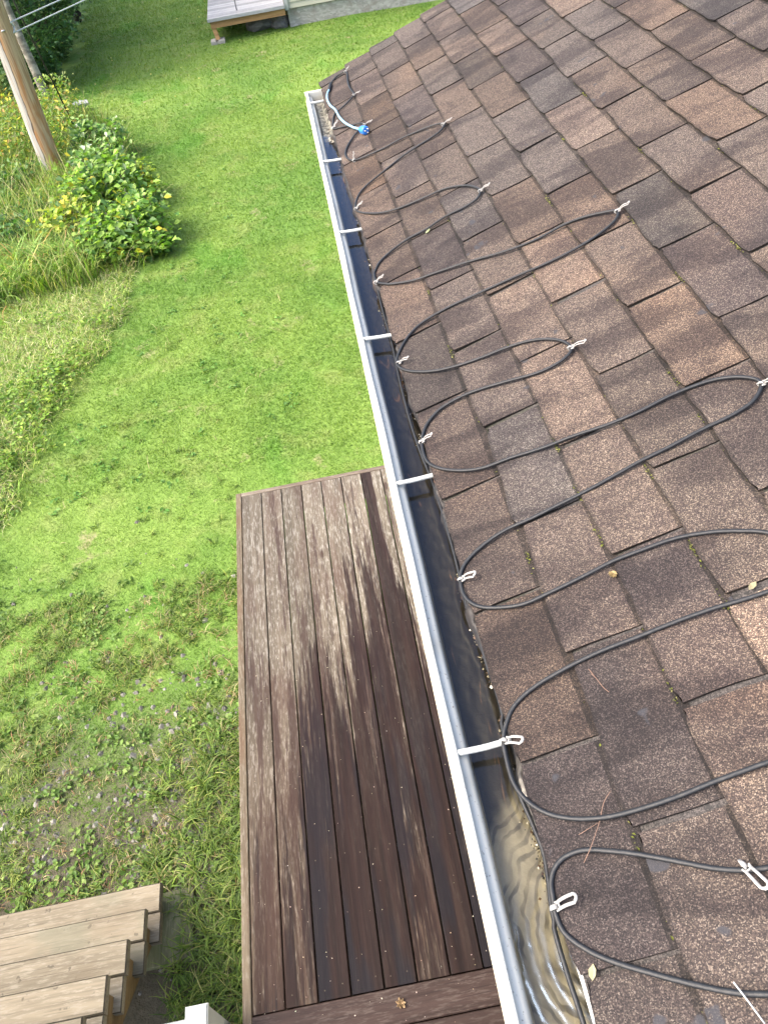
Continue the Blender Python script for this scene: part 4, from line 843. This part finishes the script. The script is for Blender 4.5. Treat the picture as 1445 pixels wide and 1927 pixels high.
# ---------------------------------------------------------------- individual shrubs
SH=[(-2.22,9.65,.52,.62,'g','round bright green leafy shrub at the bulge of the lawn edge, nearest of the shrubs'),(-2.62,10.6,.55,.75,'g','tall blue-green raspberry shrub behind the nearest shrub'),(-3.05,10.0,.46,.42,'y','yellow-green shrub with yellowing leaves between pole and iris clump'),
(-2.75,11.6,.46,.66,'w','pale-leaved shrub right of the pole foot'),(-2.95,12.7,.45,.62,'w','silvery leafed shrub behind the pole foot, farthest along the lawn'),(-3.75,10.6,.40,.28,'d','dark green shrub at the left foot of the pole'),(-3.9,9.9,.45,.45,'d','low dark shrub at the left edge below the pole'),(-2.30,10.9,.34,.5,'y','small lime coloured shrub on the lawn side'),(-1.95,9.2,.30,.32,'g','smallest low green shrub at the tip of the lawn bulge'),(-2.55,9.25,.42,.42,'g','low leafy green shrub between the iris clumps and the lawn bulge'),(-3.10,11.0,.36,.30,'g','mid green leafy shrub touching the right side of the pole foot'),(-4.15,11.6,.5,.42,'d','dark leafy shrub left of the pole foot in the goldenrod')]
PAL={'g':([(.14,.27,.045),(.24,.38,.07),(.06,.14,.03),(.45,.42,.04)],[5,4,3,.35]),'y':([(.24,.36,.05),(.33,.40,.06),(.48,.42,.05),(.07,.16,.03)],[5,4,1.2,2]),'w':([(.14,.27,.06),(.22,.34,.11),(.38,.44,.32),(.05,.13,.035)],[5,4,.5,2]),'d':([(.045,.12,.03),(.08,.18,.04),(.14,.24,.05)],[5,3,1])}
for i,(x,y,rd,h,kd,lb) in enumerate(SH):
    r=np.random.default_rng(300+i); root=empty('raspberry_bush' if kd in'gwy' else 'shrub',(x,y,zat(x,y))); tag(root,lb,'shrub','shrubs along the lawn edge')
    stems=MB(); ends=[]
    for k in range(14):
        a=r.random()*6.28; q=rd*np.sqrt(r.random())*.85; e=np.array([x+q*math.cos(a),y+q*math.sin(a),zat(x,y)+h*(.55+.5*r.random())*(1-.25*(q/rd)**2)]); b0=np.array([x+.25*q*math.cos(a),y+.25*q*math.sin(a),zat(x,y)-.02])
        mid=(b0+e)/2+[0,0,h*.12]; stems.tube(smoothpath([b0,mid,e],3),np.linspace(.010,.004,7),5); ends.append((b0,mid,e))
    stems.build('stems',MAT['bark'],root,True)
    n=int(1500*(rd/.5)**2*1.3); u=r.random(n); ei=r.integers(0,14,n); E=np.array([[a_,b_,c_] for a_,b_,c_ in ends])[ei]; C=(1-u)[:,None]**2*E[:,0]+2*(u*(1-u))[:,None]*E[:,1]+(u**2)[:,None]*E[:,2]; C+=r.normal(0,1,(n,3))*np.array([.11,.11,.07])*(rd/.5); C[:,2]=np.maximum(C[:,2],zat(x,y)+.04)
    pal,wt=PAL[kd]; V,F,c=leaves(C,(.055+.06*r.random(n)),pick(n,pal,wt,i,.22),flat=.55,aspect=1.45,seed=i,down=.2); mesh('foliage',V,F,MAT['leaf'],root,c); settle(root)
for i,(x,y,h,lb) in enumerate([(-3.45,9.25,.62,'strappy green iris clump with yellow edged leaves by the left edge'),(-3.0,9.3,.58,'strappy iris clump with yellowing tips nearer the lawn'),(-3.95,8.75,.5,'yellow tipped iris clump cut by the left edge of the photo')]):
    r=np.random.default_rng(400+i); n=430; P=np.stack([x+r.normal(0,.16,n),y+r.normal(0,.16,n),np.full(n,zat(x,y))],1); v,f,c=blades(P,h*(.5+.7*r.random(n)),.017*(.7+.6*r.random(n)),.75,pick(n,[(.20,.34,.07),(.30,.42,.11),(.52,.46,.16),(.12,.22,.05),(.44,.26,.09)],[5,4,1.6,3,.5],i),i+40,seg=4,droop=1.0)
    o=mesh('iris_clump',v-[x,y,0],f,MAT['leaf'],None,c); o.location=(x,y,0); tag(o,lb,'iris clump','iris clumps')

# ================================================================ TREES
TR=[(-4.85,17.3,6.5,1.0,'d','bushy dark green alder at the front of the grove, beside the leaning trunk'),(-4.75,19.2,6.8,1.0,'m','mid green tree second along the lawn edge of the grove'),(-5.2,21.3,7.5,1.1,'m','lighter green tree behind, where the old tyre stands'),(-5.9,23.6,7.5,1.3,'l','pale green tree farthest along the grove'),(-6.6,18.8,7.5,1.4,'d','dark tree deep in the grove behind the pole'),(-6.9,21.2,8,1.5,'m','tall tree at the back of the grove, top left corner'),(-5.75,16.9,5.2,1.1,'d','dark low tree left of the pole at the photo edge'),(-8.3,24,8,1.7,'d','far dark tree behind the grove')]
TP={'d':([(.035,.085,.030),(.06,.13,.04),(.10,.17,.06),(.36,.34,.08)],[5,4,2,.12]),'m':([(.06,.13,.045),(.10,.18,.07),(.17,.25,.11),(.40,.38,.12)],[4,4,3,.2]),'l':([(.09,.17,.07),(.16,.26,.12),(.28,.35,.22)],[3,4,2])}
for i,(x,y,h,rad,kd,lb) in enumerate(TR):
    r=np.random.default_rng(500+i); root=empty('alder_tree',(x,y,0)); tag(root,lb,'tree','trees of the grove')
    t=MB(); tp=smoothpath([(x,y,-.1),(x+r.normal(0,.05),y+r.normal(0,.05),h*.33),(x+r.normal(0,.15),y+r.normal(0,.15),h*.66),(x+r.normal(0,.2),y,h)],5); t.tube(tp,np.linspace(.085,.015,len(tp)),8); t.build('trunk',MAT['bark'] if i%3 else MAT['birch'],root,True)
    lim=MB(); ends=[]
    for k in range(46):
        f=.10+.90*k/46; z=h*f**1.5; b0=np.array([np.interp(z,tp[:,2],tp[:,j]) for j in range(3)]); a=k*2.4+r.normal(0,.4); L=rad*(.55+.55*r.random())*(1.05-.55*max(0,f-.55)/.45)*(1.0 if f>.12 else .85)
        e=b0+np.array([math.cos(a)*L,math.sin(a)*L,.25*L+.1*r.random()]); m_=(b0+e)/2+[0,0,.08]; lim.tube(smoothpath([b0,m_,e],3),np.linspace(.022,.006,7),5); ends.append((b0,m_,e))
    lim.build('limbs',MAT['bark'],root,True)
    n=11000 if i<6 else 7000; ei=r.integers(0,46,n); u=.35+.75*np.sqrt(r.random(n)); E=np.array(ends)[ei]; C=(1-u)[:,None]**2*E[:,0]+2*(u*(1-u))[:,None]*E[:,1]+(u**2)[:,None]*E[:,2]; C+=r.normal(0,1,(n,3))*np.array([.15,.15,.13]); C[:,2]=np.maximum(C[:,2],.06)
    pal,wt=TP[kd]; tone=np.exp(r.normal(0,.28,46))[ei][:,None]; V,F,c=leaves(C,(.06+.065*r.random(n)),np.clip(pick(n,pal,wt,i,.2)*tone,0,1),flat=.7,aspect=1.5,seed=i+60); mesh('crown',V,F,MAT['treeleaf'],root,c); settle(root)
bt=empty('birch_trunk',(-4.25,15.85,0)); tag(bt,'bare pale birch trunk leaning at the front of the grove','tree')
P=smoothpath([(-4.25,15.85,-.05),(-4.27,15.83,.6),(-4.30,15.85,1.3),(-4.33,15.95,2.4),(-4.35,16.0,3.6)],5); MB().tube(P,np.linspace(.085,.04,len(P)),10).build('trunk',MAT['birch'],bt,True)
P=smoothpath([(-4.48,16.0,-.05),(-4.52,15.98,.6),(-4.55,16.05,1.4),(-4.6,16.2,2.6)],5); MB().tube(P,np.linspace(.04,.02,len(P)),8).build('side_stem',MAT['bark'],bt,True)
rq=np.random.default_rng(5); n=700; C=np.stack([-4.45+rq.normal(0,.22,n),16.1+rq.normal(0,.22,n),1.7+1.9*rq.random(n)],1); V,F,c=leaves(C,.07+.05*rq.random(n),pick(n,TP['m'][0],TP['m'][1],2),flat=.7,seed=99); mesh('crown',V,F,MAT['treeleaf'],bt,c); settle(bt)
# shrub skirt at the foot of the grove
for i,(x,y,rd,h,lb) in enumerate([(-4.55,17.2,.42,.6,'dark leafy shrub at the foot of the grove beside the birch trunk'),(-4.5,18.7,.38,.55,'leafy shrub at the lawn side of the grove, middle one'),(-4.75,20.2,.4,.6,'leafy shrub near the tyre at the grove edge'),(-4.75,16.4,.35,.5,'small shrub left of the birch trunk foot')]):
    r=np.random.default_rng(700+i); root=empty('shrub',(x,y,0)); tag(root,lb,'shrub'); s2=MB()
    for k in range(8):
        a=r.random()*6.28; s2.tube([(x,y,-.02),(x+rd*.6*math.cos(a),y+rd*.6*math.sin(a),h*.8)],[.012,.005],5)
    s2.build('stems',MAT['bark'],root,True); n=1300; g_=r.normal(0,1,(n,3)); g_/=np.linalg.norm(g_,axis=1)[:,None]; q=g_*(r.random(n)**.4)[:,None]*np.array([rd,rd,h*.55])+[x,y,h*.5]; q[:,2]=np.maximum(q[:,2],.03)
    V,F,c=leaves(q,.06+.04*r.random(n),pick(n,TP['m'][0],[5,3,1,.1],i),flat=.7,seed=i+70); mesh('foliage',V,F,MAT['treeleaf'],root,c); settle(root)
